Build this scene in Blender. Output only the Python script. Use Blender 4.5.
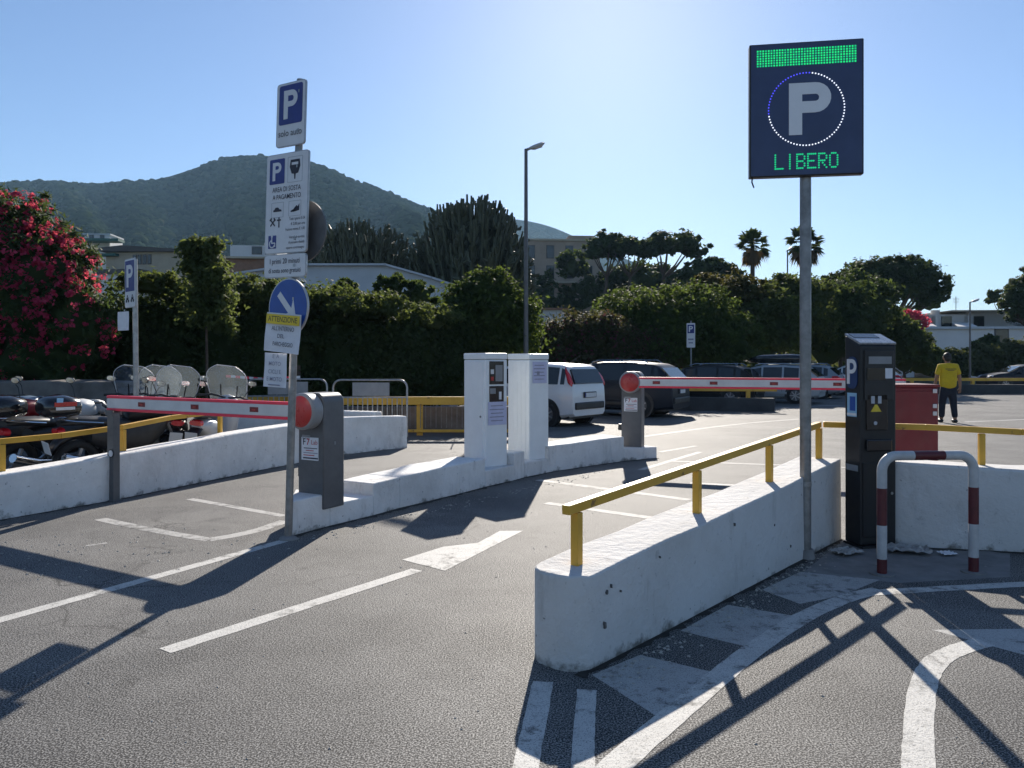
import bpy, bmesh, math, random
import numpy as np
from mathutils import Matrix, Vector, Euler
R = math.radians
random.seed(7)
rng = np.random.default_rng(11)
for o in list(bpy.data.objects): bpy.data.objects.remove(o)
sc = bpy.context.scene
COL = sc.collection

# ------------------------------------------------------------------ camera
EYE, FPX, HORY = 1.55, 770.0, 362.0
cd = bpy.data.cameras.new('camera'); cam = bpy.data.objects.new('camera', cd); COL.objects.link(cam)
cam.location = (0, 0, EYE); cam.rotation_euler = (R(90), 0, 0)
cd.lens = FPX/1024*36; cd.sensor_width = 36; cd.shift_y = -22/1024
cd.clip_start = .05; cd.clip_end = 12000
sc.camera = cam
# ------------------------------------------------------------------ world and sun
SUN_EL, SUN_AZ = 27.5, 7.0          # azimuth clockwise from +Y
w = bpy.data.worlds.new('World'); sc.world = w; w.use_nodes = True
nt = w.node_tree; bg = nt.nodes['Background']
sky = nt.nodes.new('ShaderNodeTexSky'); sky.sky_type = 'NISHITA'; sky.sun_disc = False
sky.sun_elevation = R(SUN_EL); sky.sun_rotation = R(SUN_AZ)
sky.air_density = 1.0; sky.dust_density = 0.22; sky.ozone_density = 3.0; sky.altitude = 0
wb = nt.nodes.new('ShaderNodeMix'); wb.data_type = 'RGBA'; wb.blend_type = 'MULTIPLY'; wb.inputs[0].default_value = 1; wb.inputs[7].default_value = (.94, .98, 1.08, 1)   # camera white balance
nt.links.new(sky.outputs[0], wb.inputs[6]); nt.links.new(wb.outputs[2], bg.inputs[0]); bg.inputs[1].default_value = 0.066
sl = bpy.data.lights.new('sun', 'SUN'); so = bpy.data.objects.new('sun', sl); COL.objects.link(so)
sl.energy = 5.0; sl.angle = R(.5); sl.color = (1, .92, .81)
sd = Vector((math.sin(R(SUN_AZ))*math.cos(R(SUN_EL)), math.cos(R(SUN_AZ))*math.cos(R(SUN_EL)), math.sin(R(SUN_EL))))
so.rotation_euler = sd.to_track_quat('Z', 'Y').to_euler(); so.location = (0, 0, 50)
sc.view_settings.view_transform = 'Standard'; sc.view_settings.look = 'None'
sc.view_settings.exposure = 0.85; sc.view_settings.gamma = 1
try:
    sc.cycles.max_bounces = 6; sc.cycles.transparent_max_bounces = 8; sc.cycles.use_denoising = True
except Exception: pass

# ------------------------------------------------------------------ helpers
def at(px, py, d): return Vector(((px-512)/FPX*d, d, EYE+(HORY-py)/FPX*d))
def gd(px, py):
    d = FPX*EYE/(py-HORY); return Vector(((px-512)/FPX*d, d, 0))
def tag(o, label=None, cat=None, group=None, kind=None):
    if label: o['label'] = label
    if cat: o['category'] = cat
    if group: o['group'] = group
    if kind: o['kind'] = kind
    return o
def empty(name, loc=(0, 0, 0), rz=0, label=None, cat=None, group=None, rot=None):
    o = bpy.data.objects.new(name, None); COL.objects.link(o); o.location = loc
    o.rotation_euler = rot if rot else (0, 0, rz); o.empty_display_size = .2
    return tag(o, label, cat, group)
def copy_tree(o, parent=None):
    c = o.copy(); COL.objects.link(c); c.parent = parent
    for ch in list(o.children): copy_tree(ch, c)
    return c
class MB:
    """collects shapes, builds ONE mesh object"""
    def __init__(s): s.v = []; s.f = []; s.m = []; s.cur = 0
    def add(s, vs, fs):
        b = len(s.v); s.v += [tuple(v) for v in vs]
        s.f += [tuple(i+b for i in f) for f in fs]; s.m += [s.cur]*len(fs); return s
    def mat(s, i): s.cur = i; return s
    def box(s, c, d, rz=0, M=None):
        x, y, z = d[0]/2, d[1]/2, d[2]/2
        vs = [Vector((i*x, j*y, k*z)) for i in (-1, 1) for j in (-1, 1) for k in (-1, 1)]
        if M is None: M = Matrix.Translation(c) @ Matrix.Rotation(rz, 4, 'Z')
        else: M = Matrix.Translation(c) @ M
        return s.add([M@v for v in vs], [(0, 1, 3, 2), (4, 6, 7, 5), (0, 4, 5, 1), (2, 3, 7, 6), (0, 2, 6, 4), (1, 5, 7, 3)])
    def prism(s, poly, z0, z1, z1s=None):
        n = len(poly)
        vs = [(p[0], p[1], z0) for p in poly]+[(p[0], p[1], (z1s[i] if z1s else z1)) for i, p in enumerate(poly)]
        a = sum(poly[i][0]*poly[(i+1) % n][1]-poly[(i+1) % n][0]*poly[i][1] for i in range(n))
        idx = list(range(n)) if a > 0 else list(range(n))[::-1]
        fs = [tuple(i+n for i in idx), tuple(idx[::-1])]
        for k in range(n):
            i, j = idx[k], idx[(k+1) % n]; fs.append((i, j, j+n, i+n))
        return s.add(vs, fs)
    def extr_y(s, poly, y0, y1):       # polygon in XZ extruded along Y
        n = len(poly); vs = [(p[0], y0, p[1]) for p in poly]+[(p[0], y1, p[1]) for p in poly]
        a = sum(poly[i][0]*poly[(i+1) % n][1]-poly[(i+1) % n][0]*poly[i][1] for i in range(n))
        idx = list(range(n)) if a > 0 else list(range(n))[::-1]
        fs = [tuple(idx), tuple(i+n for i in idx[::-1])]
        for k in range(n):
            i, j = idx[k], idx[(k+1) % n]; fs.append((j, i, i+n, j+n))
        return s.add(vs, fs)
    def tube(s, pts, r, n=8, caps=True, sq=None):
        pts = [Vector(p) for p in pts]; m = len(pts)
        rs = r if isinstance(r, (list, tuple)) else [r]*m
        T = []
        for i in range(m):
            a = pts[max(0, i-1)]; b = pts[min(m-1, i+1)]; T.append((b-a).normalized())
        up = Vector((0, 0, 1)) if abs(T[0].z) < .9 else Vector((0, 1, 0))
        U = (up - T[0]*up.dot(T[0])).normalized(); vs = []
        for i in range(m):
            U = (U - T[i]*U.dot(T[i])).normalized(); W = T[i].cross(U)
            for k in range(n):
                a = 2*math.pi*(k+.5)/n
                vs.append(pts[i]+(U*math.cos(a)+W*math.sin(a))*rs[i])
        fs = [(i*n+k, i*n+(k+1) % n, (i+1)*n+(k+1) % n, (i+1)*n+k) for i in range(m-1) for k in range(n)]
        if caps: fs += [tuple(range(n))[::-1], tuple((m-1)*n+k for k in range(n))]
        return s.add(vs, fs)
    def cyl(s, a, b, r, n=16, r2=None): return s.tube([a, b], [r, r if r2 is None else r2], n)
    def sqbar(s, a, b, wd): return s.tube([a, b], wd*.7071, 4)
    def disc(s, c, r, y0, y1, n=28):   # flat cylinder facing -Y
        return s.extr_y([(c[0]+r*math.cos(2*math.pi*i/n), c[1]+r*math.sin(2*math.pi*i/n)) for i in range(n)], y0, y1)
    def loft(s, st, n=12, ax='x'):     # stations (x,y,z,ry,rz): elliptical sections along x
        vs = []
        for (x, y, z, a, b) in st:
            for k in range(n):
                t = 2*math.pi*k/n; c, q = math.cos(t), math.sin(t)
                c = math.copysign(abs(c)**.75, c); q = math.copysign(abs(q)**.75, q)
                vs.append((x, y+a*c, z+b*q))
        m = len(st)
        fs = [(i*n+k, i*n+(k+1) % n, (i+1)*n+(k+1) % n, (i+1)*n+k) for i in range(m-1) for k in range(n)]
        fs += [tuple(range(n))[::-1], tuple((m-1)*n+k for k in range(n))]
        return s.add(vs, fs)
    def sphere(s, c, r, n=14, m=9):
        if not isinstance(r, (tuple, list)): r = (r, r, r)
        vs = []; fs = []
        for i in range(m+1):
            p = math.pi*i/m
            for k in range(n):
                t = 2*math.pi*k/n
                vs.append((c[0]+r[0]*math.sin(p)*math.cos(t), c[1]+r[1]*math.sin(p)*math.sin(t), c[2]+r[2]*math.cos(p)))
        for i in range(m):
            for k in range(n): fs.append((i*n+k, (i+1)*n+k, (i+1)*n+(k+1) % n, i*n+(k+1) % n))
        return s.add(vs, fs)
    def text(s, body, x, z, size, bold=0, align='CENTER', y=-.001, M=None, sx=1):
        vs, fs = text_geo(body, size, bold, align)
        V = [Vector((x+v[0]*sx, y, z+v[1])) for v in vs]
        if M: V = [M@v for v in V]
        return s.add(V, fs)
    def build(s, name, mats, parent=None, M=None, bevel=0, smooth=False, seg=2):
        me = bpy.data.meshes.new(name); vs = s.v
        if M is not None: vs = [tuple(M@Vector(v)) for v in vs]
        me.from_pydata(vs, [], s.f)
        if not isinstance(mats, (list, tuple)): mats = [mats]
        for m in mats: me.materials.append(m)
        if len(mats) > 1: me.polygons.foreach_set('material_index', s.m)
        me.validate(); me.update()
        if smooth:
            me.polygons.foreach_set('use_smooth', [True]*len(me.polygons))
            me.set_sharp_from_angle(angle=R(smooth if smooth is not True else 40))
        o = bpy.data.objects.new(name, me); COL.objects.link(o); o.parent = parent
        if bevel:
            b = o.modifiers.new('bevel', 'BEVEL'); b.width = bevel; b.segments = seg; b.limit_method = 'ANGLE'; b.angle_limit = R(35)
        return o
_tc = {}
def text_geo(body, size, bold=0, align='CENTER'):
    k = (body, bold, align)
    if k not in _tc:
        cu = bpy.data.curves.new('t', 'FONT'); cu.body = body; cu.size = 1; cu.offset = bold
        cu.align_x = align; cu.align_y = 'CENTER'; cu.resolution_u = 3
        ob = bpy.data.objects.new('t', cu); me = ob.to_mesh()
        _tc[k] = ([tuple(v.co) for v in me.vertices], [tuple(p.vertices) for p in me.polygons])
        ob.to_mesh_clear(); bpy.data.objects.remove(ob); bpy.data.curves.remove(cu)
    vs, fs = _tc[k]
    return [(v[0]*size, v[1]*size) for v in vs], fs
def rrect(w, h, r, n=4, cx=0, cz=0):
    pts = []
    for (sx, sz, a0) in ((1, -1, -90), (1, 1, 0), (-1, 1, 90), (-1, -1, 180)):
        for i in range(n+1):
            a = R(a0+90*i/n); pts.append((cx+sx*(w/2-r)+r*math.cos(a), cz+sz*(h/2-r)+r*math.sin(a)))
    return pts
# ------------------------------------------------------------------ materials
class N:
    def __init__(s, name):
        s.m = bpy.data.materials.new(name); s.m.use_nodes = True; s.t = s.m.node_tree
        s.b = s.t.nodes['Principled BSDF']; s.out = s.t.nodes['Material Output']
    def n(s, ty, **k):
        x = s.t.nodes.new('ShaderNode'+ty)
        for a, v in k.items(): setattr(x, a, v)
        return x
    def l(s, a, b): s.t.links.new(a, b)
    def tc(s): return s.n('TexCoord').outputs['Object']
    def geo(s): return s.n('NewGeometry').outputs['Position']
    def noise(s, vec, scale, detail=4, rough=.6, mapv=None):
        if mapv:
            mp = s.n('Mapping'); mp.inputs['Scale'].default_value = mapv; s.l(vec, mp.inputs[0]); vec = mp.outputs[0]
        x = s.n('TexNoise'); x.inputs['Scale'].default_value = scale; x.inputs['Detail'].default_value = detail
        x.inputs['Roughness'].default_value = rough; s.l(vec, x.inputs['Vector']); return x.outputs['Fac']
    def ramp(s, fac, stops):
        x = s.n('ValToRGB'); e = x.color_ramp.elements
        while len(e) < len(stops): e.new(.5)
        for i, (p, c) in enumerate(stops):
            e[i].position = p; e[i].color = (c, c, c, 1) if not isinstance(c, tuple) else (*c, 1)
        s.l(fac, x.inputs[0]); return x.outputs[0]
    def mix(s, fac, a, b, mode='MIX'):
        x = s.n('Mix', data_type='RGBA', blend_type=mode)
        for sock, v in ((x.inputs[0], fac), (x.inputs[6], a), (x.inputs[7], b)):
            if isinstance(v, (int, float)): sock.default_value = v
            elif isinstance(v, tuple): sock.default_value = (*v, 1)
            else: s.l(v, sock)
        return x.outputs[2]
    def mapr(s, v, a, b):
        x = s.n('MapRange'); x.inputs['From Min'].default_value = a; x.inputs['From Max'].default_value = b; s.l(v, x.inputs['Value']); return x.outputs[0]
    def bump(s, h, strength, dist=.01):
        x = s.n('Bump'); x.inputs['Strength'].default_value = strength; x.inputs['Distance'].default_value = dist
        s.l(h, x.inputs['Height']); s.l(x.outputs[0], s.b.inputs['Normal']); return x
    def set(s, **k):
        for a, v in k.items():
            i = s.b.inputs[a.replace('_', ' ')]
            if isinstance(v, tuple): i.default_value = (*v, 1) if len(v) == 3 else v
            elif isinstance(v, (int, float)): i.default_value = v
            else: s.l(v, i)
        return s
def mat(name, col, rough=.5, metal=0, var=.12, scale=6, bump=0, coat=0, spec=.5):
    """plain surface with mottled colour and a little relief"""
    x = N(name); v = x.tc(); f = x.noise(v, scale, 5, .65)
    c = x.mix(x.ramp(f, [(.3, 0.), (.75, 1.)]), tuple(a*(1-var) for a in col), tuple(min(1, a*(1+var)) for a in col))
    x.set(Base_Color=c, Metallic=metal, Coat_Weight=coat, Specular_IOR_Level=spec)
    x.set(Roughness=x.ramp(x.noise(v, scale*2.3, 3), [(.3, max(0, rough-.08)), (.7, min(1, rough+.08))]))
    if bump: x.bump(x.noise(v, scale*8, 4), bump, .004)
    return x.m
def emis(name, col, st):
    x = N(name); x.set(Base_Color=tuple(c*.3 for c in col), Emission_Color=col, Emission_Strength=st, Roughness=.4); return x.m
def glass_mat(name, tint=(.02, .025, .03), alpha=1, rough=.05):
    x = N(name); x.set(Base_Color=tint, Roughness=rough, Alpha=alpha, Specular_IOR_Level=.6); return x.m
def asphalt():
    x = N('asphalt'); v = x.geo()
    fine = x.noise(v, 128, 1.5, .6); fin2 = x.noise(v, 85, 2, .7); mid = x.noise(v, 20, 3, .6); big = x.noise(v, .50, 6, .66); patch = x.noise(v, .17, 3, .5)
    c = x.mix(x.ramp(big, [(.38, 0.), (.62, 1.)]), (.042, .042, .044), (.160, .156, .149))
    c = x.mix(x.ramp(patch, [(.50, 0.), (.60, .35)]), c, (.16, .156, .148))
    track = x.noise(v, .35, 3, .5, (1, .12, 1)); c = x.mix(x.ramp(track, [(.5, 0.), (.66, .4)]), c, (.16, .152, .14))
    st = x.noise(v, .9, 6, .72); c = x.mix(x.ramp(st, [(.50, 0.), (.64, .75)]), c, (.028, .028, .030))
    oil = x.noise(v, 2.3, 2, .5); c = x.mix(x.ramp(oil, [(.68, 0.), (.75, .75)]), c, (.012, .012, .013))
    c = x.mix(x.ramp(mid, [(.38, 0.), (.62, .40)]), c, x.mix(.6, c, (.01, .01, .01)))
    lite = x.mix(.48, c, (.50, .485, .46)); dark = x.mix(.90, c, (.006, .006, .007))
    c = x.mix(x.ramp(fine, [(.50, 0.), (.60, 1.)]), x.mix(x.ramp(fine, [(.38, 1.), (.49, 0.)]), c, dark), lite)
    c = x.mix(x.ramp(fin2, [(.34, .7), (.44, 0.)]), c, (.012, .012, .013))
    vo = x.n('TexVoronoi', feature='DISTANCE_TO_EDGE'); vo.inputs['Scale'].default_value = .28
    wv = x.n('VectorMath', operation='ADD'); nz = x.n('TexNoise'); nz.inputs['Scale'].default_value = 1.6; nz.inputs['Detail'].default_value = 6; x.l(v, nz.inputs['Vector'])
    x.l(v, wv.inputs[0]); x.l(nz.outputs['Color'], wv.inputs[1]); x.l(wv.outputs[0], vo.inputs['Vector'])
    crack = x.n('Math', operation='MULTIPLY'); x.l(x.ramp(vo.outputs['Distance'], [(.0, .7), (.005, 0.)]), crack.inputs[0]); x.l(x.ramp(x.noise(v, .5, 2), [(.5, 0.), (.6, 1.)]), crack.inputs[1])
    c = x.mix(crack.outputs[0], c, (.012, .012, .012))
    x.set(Base_Color=c, Roughness=x.ramp(fine, [(.3, .88), (.7, .66)]), Specular_IOR_Level=.24)
    x.bump(fin2, .25, .009); return x.m
def road_paint(name, col, wear):
    x = N(name); v = x.geo(); fine = x.noise(v, 150, 1, .6); a = x.noise(v, 9, 6, .75); b = x.noise(v, 1.2, 4, .6)
    ad = x.n('Math', operation='MULTIPLY_ADD'); ad.inputs[1].default_value = .6; x.l(b, ad.inputs[0]); x.l(a, ad.inputs[2])
    m = x.ramp(ad.outputs[0], [(wear, 0.), (wear+.26, 1.)])
    base = x.mix(x.ramp(fine, [(.42, 0.), (.58, 1.)]), (.05, .05, .05), (.17, .165, .155))
    c = x.mix(x.ramp(a, [(.3, 0.), (.7, 1.)]), col, tuple(q*.78 for q in col)); c = x.mix(m, c, base)
    pit = x.ramp(fine, [(.36, .6), (.43, 0.)]); c = x.mix(pit, c, (.07, .068, .065))
    x.set(Base_Color=c, Roughness=.75, Specular_IOR_Level=.3); x.bump(x.noise(v, 70, 2, .7), .4, .008); return x.m
def whitewash(name='whitewash', col=(.62, .612, .60)):
    x = N(name); v = x.tc(); a = x.noise(v, 1.6, 6, .68); s = x.noise(v, 4.2, 6, .72, (1, 1, .28)); f = x.noise(v, 21, 4, .7); g = x.noise(v, 7.5, 6, .75)
    c = x.mix(x.ramp(a, [(.40, 0.), (.70, .6)]), col, (.50, .485, .46))
    c = x.mix(x.ramp(s, [(.56, 0.), (.74, .5)]), c, (.27, .255, .235))
    c = x.mix(x.ramp(g, [(.62, 0.), (.69, .45)]), c, (.30, .29, .28))
    c = x.mix(x.ramp(f, [(.665, 0.), (.70, .8)]), c, (.13, .125, .12))
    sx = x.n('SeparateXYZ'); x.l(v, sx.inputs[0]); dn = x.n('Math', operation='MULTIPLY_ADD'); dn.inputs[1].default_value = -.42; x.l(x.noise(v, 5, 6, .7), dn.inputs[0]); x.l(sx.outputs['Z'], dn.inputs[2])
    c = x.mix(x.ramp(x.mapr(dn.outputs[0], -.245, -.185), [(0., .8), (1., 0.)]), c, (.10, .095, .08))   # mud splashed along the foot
    x.set(Base_Color=c, Roughness=.85, Specular_IOR_Level=.2)
    ad = x.n('Math', operation='ADD'); x.l(x.noise(v, 14, 5, .65), ad.inputs[0]); x.l(a, ad.inputs[1]); x.bump(ad.outputs[0], .6, .025); return x.m
def leaf(name, a, b, trans=.45, c=None):
    x = N(name); t = x.t; g = x.n('NewGeometry'); rnd = g.outputs['Random Per Island']
    col = x.ramp(rnd, [(0., a), (.6, tuple((p+q)/2 for p, q in zip(a, b))), (1., b)] if c is None else [(0., a), (.5, b), (.86, b), (1., c)])
    n1 = x.noise(x.geo(), .7, 3); col = x.mix(x.ramp(n1, [(.35, 0.), (.7, .55)]), col, x.mix(.5, col, b))
    x.set(Base_Color=col, Roughness=.7, Specular_IOR_Level=.08)
    tr = x.n('BsdfTranslucent'); tcol = x.mix(.5, col, (min(1, b[0]*2.5), min(1, b[1]*2.3), b[2]*1.0)); x.l(tcol, tr.inputs[0])
    mx = x.n('MixShader'); mx.inputs[0].default_value = trans; x.l(x.b.outputs[0], mx.inputs[1]); x.l(tr.outputs[0], mx.inputs[2]); x.l(mx.outputs[0], x.out.inputs[0]); return x.m
M = {}
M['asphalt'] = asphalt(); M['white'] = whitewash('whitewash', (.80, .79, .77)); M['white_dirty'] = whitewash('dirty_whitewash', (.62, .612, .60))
M['paint'] = road_paint('road_paint', (.60, .585, .55), .84); M['paint_old'] = road_paint('faded_road_paint', (.46, .45, .43), .80)
M['paint_ghost'] = road_paint('ghost_road_paint', (.47, .46, .44), .84)
def worn_yellow():
    x = N('worn_yellow_paint'); v = x.tc(); f = x.noise(v, 9, 6, .75)
    c = x.mix(x.ramp(x.noise(v, 3, 3), [(.3, 0.), (.7, 1.)]), (.58, .31, .028), (.70, .40, .045))
    c = x.mix(x.ramp(f, [(.60, 0.), (.66, .85)]), c, (.16, .075, .03)); x.set(Base_Color=c, Roughness=.5); x.bump(f, .25, .003); return x.m
M['yellow'] = worn_yellow()
M['steel'] = mat('galvanised_steel', (.34, .34, .34), .42, .85, .25, 14, .1)
M['steel_dark'] = mat('dull_steel_pole', (.25, .25, .25), .48, .7, .3, 12, .1)
M['post_grey'] = mat('grey_post_paint', (.11, .11, .112), .5, 0, .2, 9, .06)
M['housing'] = mat('barrier_grey_paint', (.105, .105, .11), .42, 0, .15, 8, .05)
M['housing_lt'] = mat('barrier_dome_grey', (.24, .245, .255), .4, 0, .12, 8, .03)
M['red_lens'] = mat('red_lens', (.42, .035, .032), .32, 0, .12, 10)
M['red_edge'] = mat('red_arm_edge', (.88, .04, .08), .4, 0, .08, 10)
M['arm_white'] = mat('white_arm_paint', (.62, .61, .60), .42, 0, .1, 5)
M['reflector'] = mat('red_reflector', (.20, .02, .025), .3, 0, .2, 40)
M['cabinet'] = mat('cabinet_white_paint', (.78, .81, .82), .38, 0, .07, 3, .02)
M['black'] = mat('black_plastic', (.016, .016, .018), .45, 0, .3, 9)
M['black_gloss'] = mat('black_gloss', (.012, .012, .014), .18, 0, .2, 5, coat=.4)
M['paper'] = mat('paper', (.70, .70, .73), .8, 0, .08, 12, .08)
M['ink'] = mat('ink', (.035, .035, .05), .7)
M['ink_faint'] = mat('faint_ink', (.26, .26, .33), .7)
M['ink_red'] = mat('red_ink', (.45, .03, .04), .6)
M['hilite'] = mat('yellow_highlight', (.75, .55, .05), .7)
M['sign_white'] = mat('sign_white', (.66, .66, .67), .42, 0, .06, 8)
M['sign_blue'] = mat('sign_blue', (.018, .03, .19), .4, 0, .15, 8)
M['disc_blue'] = mat('disc_blue', (.012, .07, .32), .38, 0, .15, 6)
M['alu'] = mat('aluminium_edge', (.42, .42, .43), .4, .6, .15, 10)
M['navy'] = mat('sign_navy', (.034, .052, .125), .4, 0, .15, 4)
M['letter_grey'] = mat('letter_grey', (.46, .47, .50), .5, 0, .06, 6)
M['led_green'] = emis('led_green', (.01, .80, .22), .55)
M['led_green2'] = emis('led_green_dim', (.01, .72, .28), .42)
M['led_white'] = emis('led_white', (.80, .86, 1), .75); M['led_blue'] = emis('led_blue', (.08, .08, .95), .7)
M['station'] = mat('station_anthracite', (.005, .006, .009), .45, 0, .25, 6, .03)
M['station_roof'] = mat('station_roof_glass', (.36, .37, .39), .28, .3, .1, 6)
M['maroon'] = mat('maroon_paint', (.13, .008, .014), .6, 0, .2, 4, .03)
M['hoop_red'] = mat('hoop_red', (.10, .012, .016), .45, 0, .25, 14, .05)
M['hoop_white'] = mat('hoop_white', (.46, .46, .46), .45, 0, .15, 10, .05)
M['concrete'] = mat('concrete', (.20, .195, .19), .85, 0, .25, 5, .3)
M['stone'] = mat('rough_stone', (.15, .14, .13), .9, 0, .4, 2.2, .6)
M['tyre'] = mat('tyre', (.014, .014, .015), .8, 0, .2, 20)
M['rim'] = mat('alloy_rim', (.40, .40, .41), .35, .7, .15, 10)
M['glass'] = glass_mat('car_glass', (.018, .022, .026))
_s = N('dusty_clear_screen'); _t = _s.n('BsdfTransparent'); _l = _s.n('BsdfTranslucent'); _l.inputs[0].default_value = (.50, .60, .68, 1); _g = _s.n('BsdfGlossy'); _g.inputs['Roughness'].default_value = .15; _a = _s.n('MixShader'); _a.inputs[0].default_value = .045; _b = _s.n('MixShader'); _b.inputs[0].default_value = .08
_s.l(_t.outputs[0], _a.inputs[1]); _s.l(_l.outputs[0], _a.inputs[2]); _s.l(_a.outputs[0], _b.inputs[1]); _s.l(_g.outputs[0], _b.inputs[2]); _s.l(_b.outputs[0], _s.out.inputs[0]); M['screen'] = _s.m
M['chrome'] = mat('chrome', (.62, .62, .63), .12, 1, .05, 5)
M['tail'] = mat('tail_lamp', (.55, .012, .02), .2, 0, .1, 10, coat=.3)
M['plate'] = mat('number_plate', (.62, .63, .64), .4)
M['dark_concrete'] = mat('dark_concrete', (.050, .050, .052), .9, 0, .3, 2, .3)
M['note'] = mat('lilac_paper', (.50, .51, .68), .8, 0, .08, 12, .05)
M['sign_letter'] = mat('pale_sign_letter', (.78, .78, .79), .5, 0, .05, 6)
# ================================================================== SETTING: ground
def sheet(name, poly, z, m, kind='structure'):
    me = bpy.data.meshes.new(name); me.from_pydata([(p[0], p[1], z) for p in poly], [], [tuple(range(len(poly)))])
    me.update()
    if me.polygons[0].normal.z < 0: me.flip_normals()
    me.materials.append(m); o = bpy.data.objects.new(name, me); COL.objects.link(o); o['kind'] = kind; return o
g_n = N('dry_soil'); gv = g_n.geo()
g_n.set(Base_Color=g_n.mix(g_n.ramp(g_n.noise(gv, .4, 6, .7), [(.35, 0.), (.7, 1.)]), (.05, .05, .025), (.12, .10, .06)), Roughness=.95)
M['soil'] = g_n.m
sheet('ground', [(-6000, -6000), (6000, -6000), (6000, 6000), (-6000, 6000)], -.03, M['soil'])
sheet('asphalt_lot', [(-40, -30), (60, -30), (60, 62), (-40, 62)], 0, M['asphalt'])
# painted lines, each from measured ground points
mk = {'p': MB(), 'o': MB(), 'g': MB()}
ZK = {'p': .0018, 'o': .0014, 'g': .0010}
def line(pts, wd, k='p', z=None):
    z = z or ZK[k]+0.0000012*len(mk[k].f)
    P0 = [Vector((p[0], p[1])) for p in pts]; pts = []
    for _ in range(3):          # corner cutting: bends come out round
        Q = [P0[0]]
        for a, b in zip(P0, P0[1:]): Q += [a.lerp(b, .25), a.lerp(b, .75)]
        P0 = Q+[P0[-1]]
    for a, b in zip(P0, P0[1:]):
        q = max(1, int((b-a).length/.07)); pts += [a.lerp(b, i/q) for i in range(q)]
    pts.append(P0[-1]); n = len(pts); L = []; Rr = []; T = [(pts[min(n-1, i+1)]-pts[max(0, i-1)]).normalized() for i in range(n)]
    for i in range(n):     # tangents averaged so bends are round, edges ragged like brushed paint
        t = sum((T[j] for j in range(max(0, i-4), min(n, i+5))), Vector((0, 0))).normalized(); nn = Vector((-t.y, t.x)); j = lambda: random.gauss(0, wd*.014)
        L.append(pts[i]+nn*(wd/2+j())); Rr.append(pts[i]-nn*(wd/2+j()))
    for i in range(n-1):
        mk[k].add([(*L[i], z), (*Rr[i], z), (*Rr[i+1], z), (*L[i+1], z)], [(0, 1, 2, 3)])
def px(*a): return [gd(*p) for p in a]
def poly(pts, k, z=None):
    z = z or ZK[k]+0.0000012*len(mk[k].f); mk[k].add([(p[0], p[1], z) for p in pts], [tuple(range(len(pts)))])
A0, A1 = gd(-60, 637), gd(284, 541); line([A0, A1], .105)
line(px((165, 651), (417, 570)), .115)
poly(px((402, 560), (445, 571), (523, 531), (500, 531), (478, 543), (443, 547)), 'p', .0024)
line(px((100, 519), (150, 530), (210, 540)), .12, 'o'); line(px((208, 540), (250, 533), (286, 521)), .14, 'o')
line(px((190, 499), (284, 516)), .10, 'o'); line(px((86, 546), (107, 543)), .05, 'o')
line(px((538, 480), (690, 500)), .13, 'o'); line(px((546, 503), (672, 521)), .13, 'o')
line(px((640, 437), (735, 424), (800, 419)), .13, 'o'); line(px((668, 461), (860, 468)), .12, 'o')
line(px((640, 470), (700, 452)), .10, 'g'); line(px((690, 483), (770, 487)), .12, 'g')
line(px((660, 452), (696, 446)), .10, 'o'); line(px((965, 422), (1060, 418)), .14, 'o')
line(px((700, 412), (840, 405)), .12, 'o')
# right hand bay: long edge line, zebra bars between it and the wall, curved line
line(px((585, 800), (620, 760), (690, 702), (745, 655), (800, 618), (845, 598), (880, 590)), .125)
line(px((857, 594), (935, 589), (1090, 581)), .11)
line(px((520, 800), (530, 745), (543, 682)), .10); line(px((583, 800), (583, 745), (587, 690)), .09)
poly(px((592, 675), (640, 655), (712, 672), (656, 716)), 'g'); poly(px((680, 631), (728, 605), (806, 618), (752, 648)), 'g')
poly(px((762, 590), (800, 572), (880, 580), (840, 596), (800, 604)), 'g')
line(px((918, 800), (918, 740), (921, 690), (932, 663), (955, 650), (985, 642)), .118)
poly(px((932, 630), (1090, 628), (1090, 668), (1024, 655)), 'g')
mk['p'].build('road_markings', M['paint'])['kind'] = 'structure'
mk['o'].build('faded_road_markings', M['paint_old'])['kind'] = 'structure'
mk['g'].build('ghost_road_markings', M['paint_ghost'])['kind'] = 'structure'
# concrete apron under the pay station
sheet('concrete_apron', px((800, 575), (842, 541), (900, 535), (1010, 548), (1010, 577), (900, 583)), .0005, M['concrete'])
# loose grit and leaf scraps
def grit():
    vs = []; fs = []
    def put(x, y, r):
        b = len(vs); a = random.random()*6; h = r*.5
        for k in range(4): vs.append((x+r*math.cos(a+k*1.57)*random.uniform(.6, 1), y+r*math.sin(a+k*1.57)*random.uniform(.6, 1), .001))
        vs.append((x, y, h)); fs.extend([(b+k, b+(k+1) % 4, b+4) for k in range(4)])
    for i in range(520):
        y = 2.6+random.random()**1.5*14; x = random.uniform(-.75, .72)*y; put(x, y, random.uniform(.004, .013))
    for i in range(260):    # swept up along the walls
        t = random.random(); x, y = .38+t*2.45, 3.75+t*2.95; q = abs(random.gauss(0, .10)); put(x+.78*q+.02, y-.62*q-.02, random.uniform(.005, .02))
    for i in range(200):
        t = random.random(); x, y = -1.9+t*3.2, 6.75+t*4.3; q = abs(random.gauss(0, .12)); put(x+.8*q, y-.6*q-.05, random.uniform(.006, .02))
    for i in range(170):
        put(random.gauss(-3.6, .8), random.gauss(6.3, .5), random.uniform(.006, .018))
    me = bpy.data.meshes.new('grit'); me.from_pydata(vs, [], fs); me.materials.append(mat('grit_scraps', (.36, .34, .30), .9, 0, .5, 30))
    o = bpy.data.objects.new('grit', me); COL.objects.link(o); o['kind'] = 'stuff'; o['label'] = 'small pale stones and dry leaf scraps on the asphalt'; o['category'] = 'grit'
grit()
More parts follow.
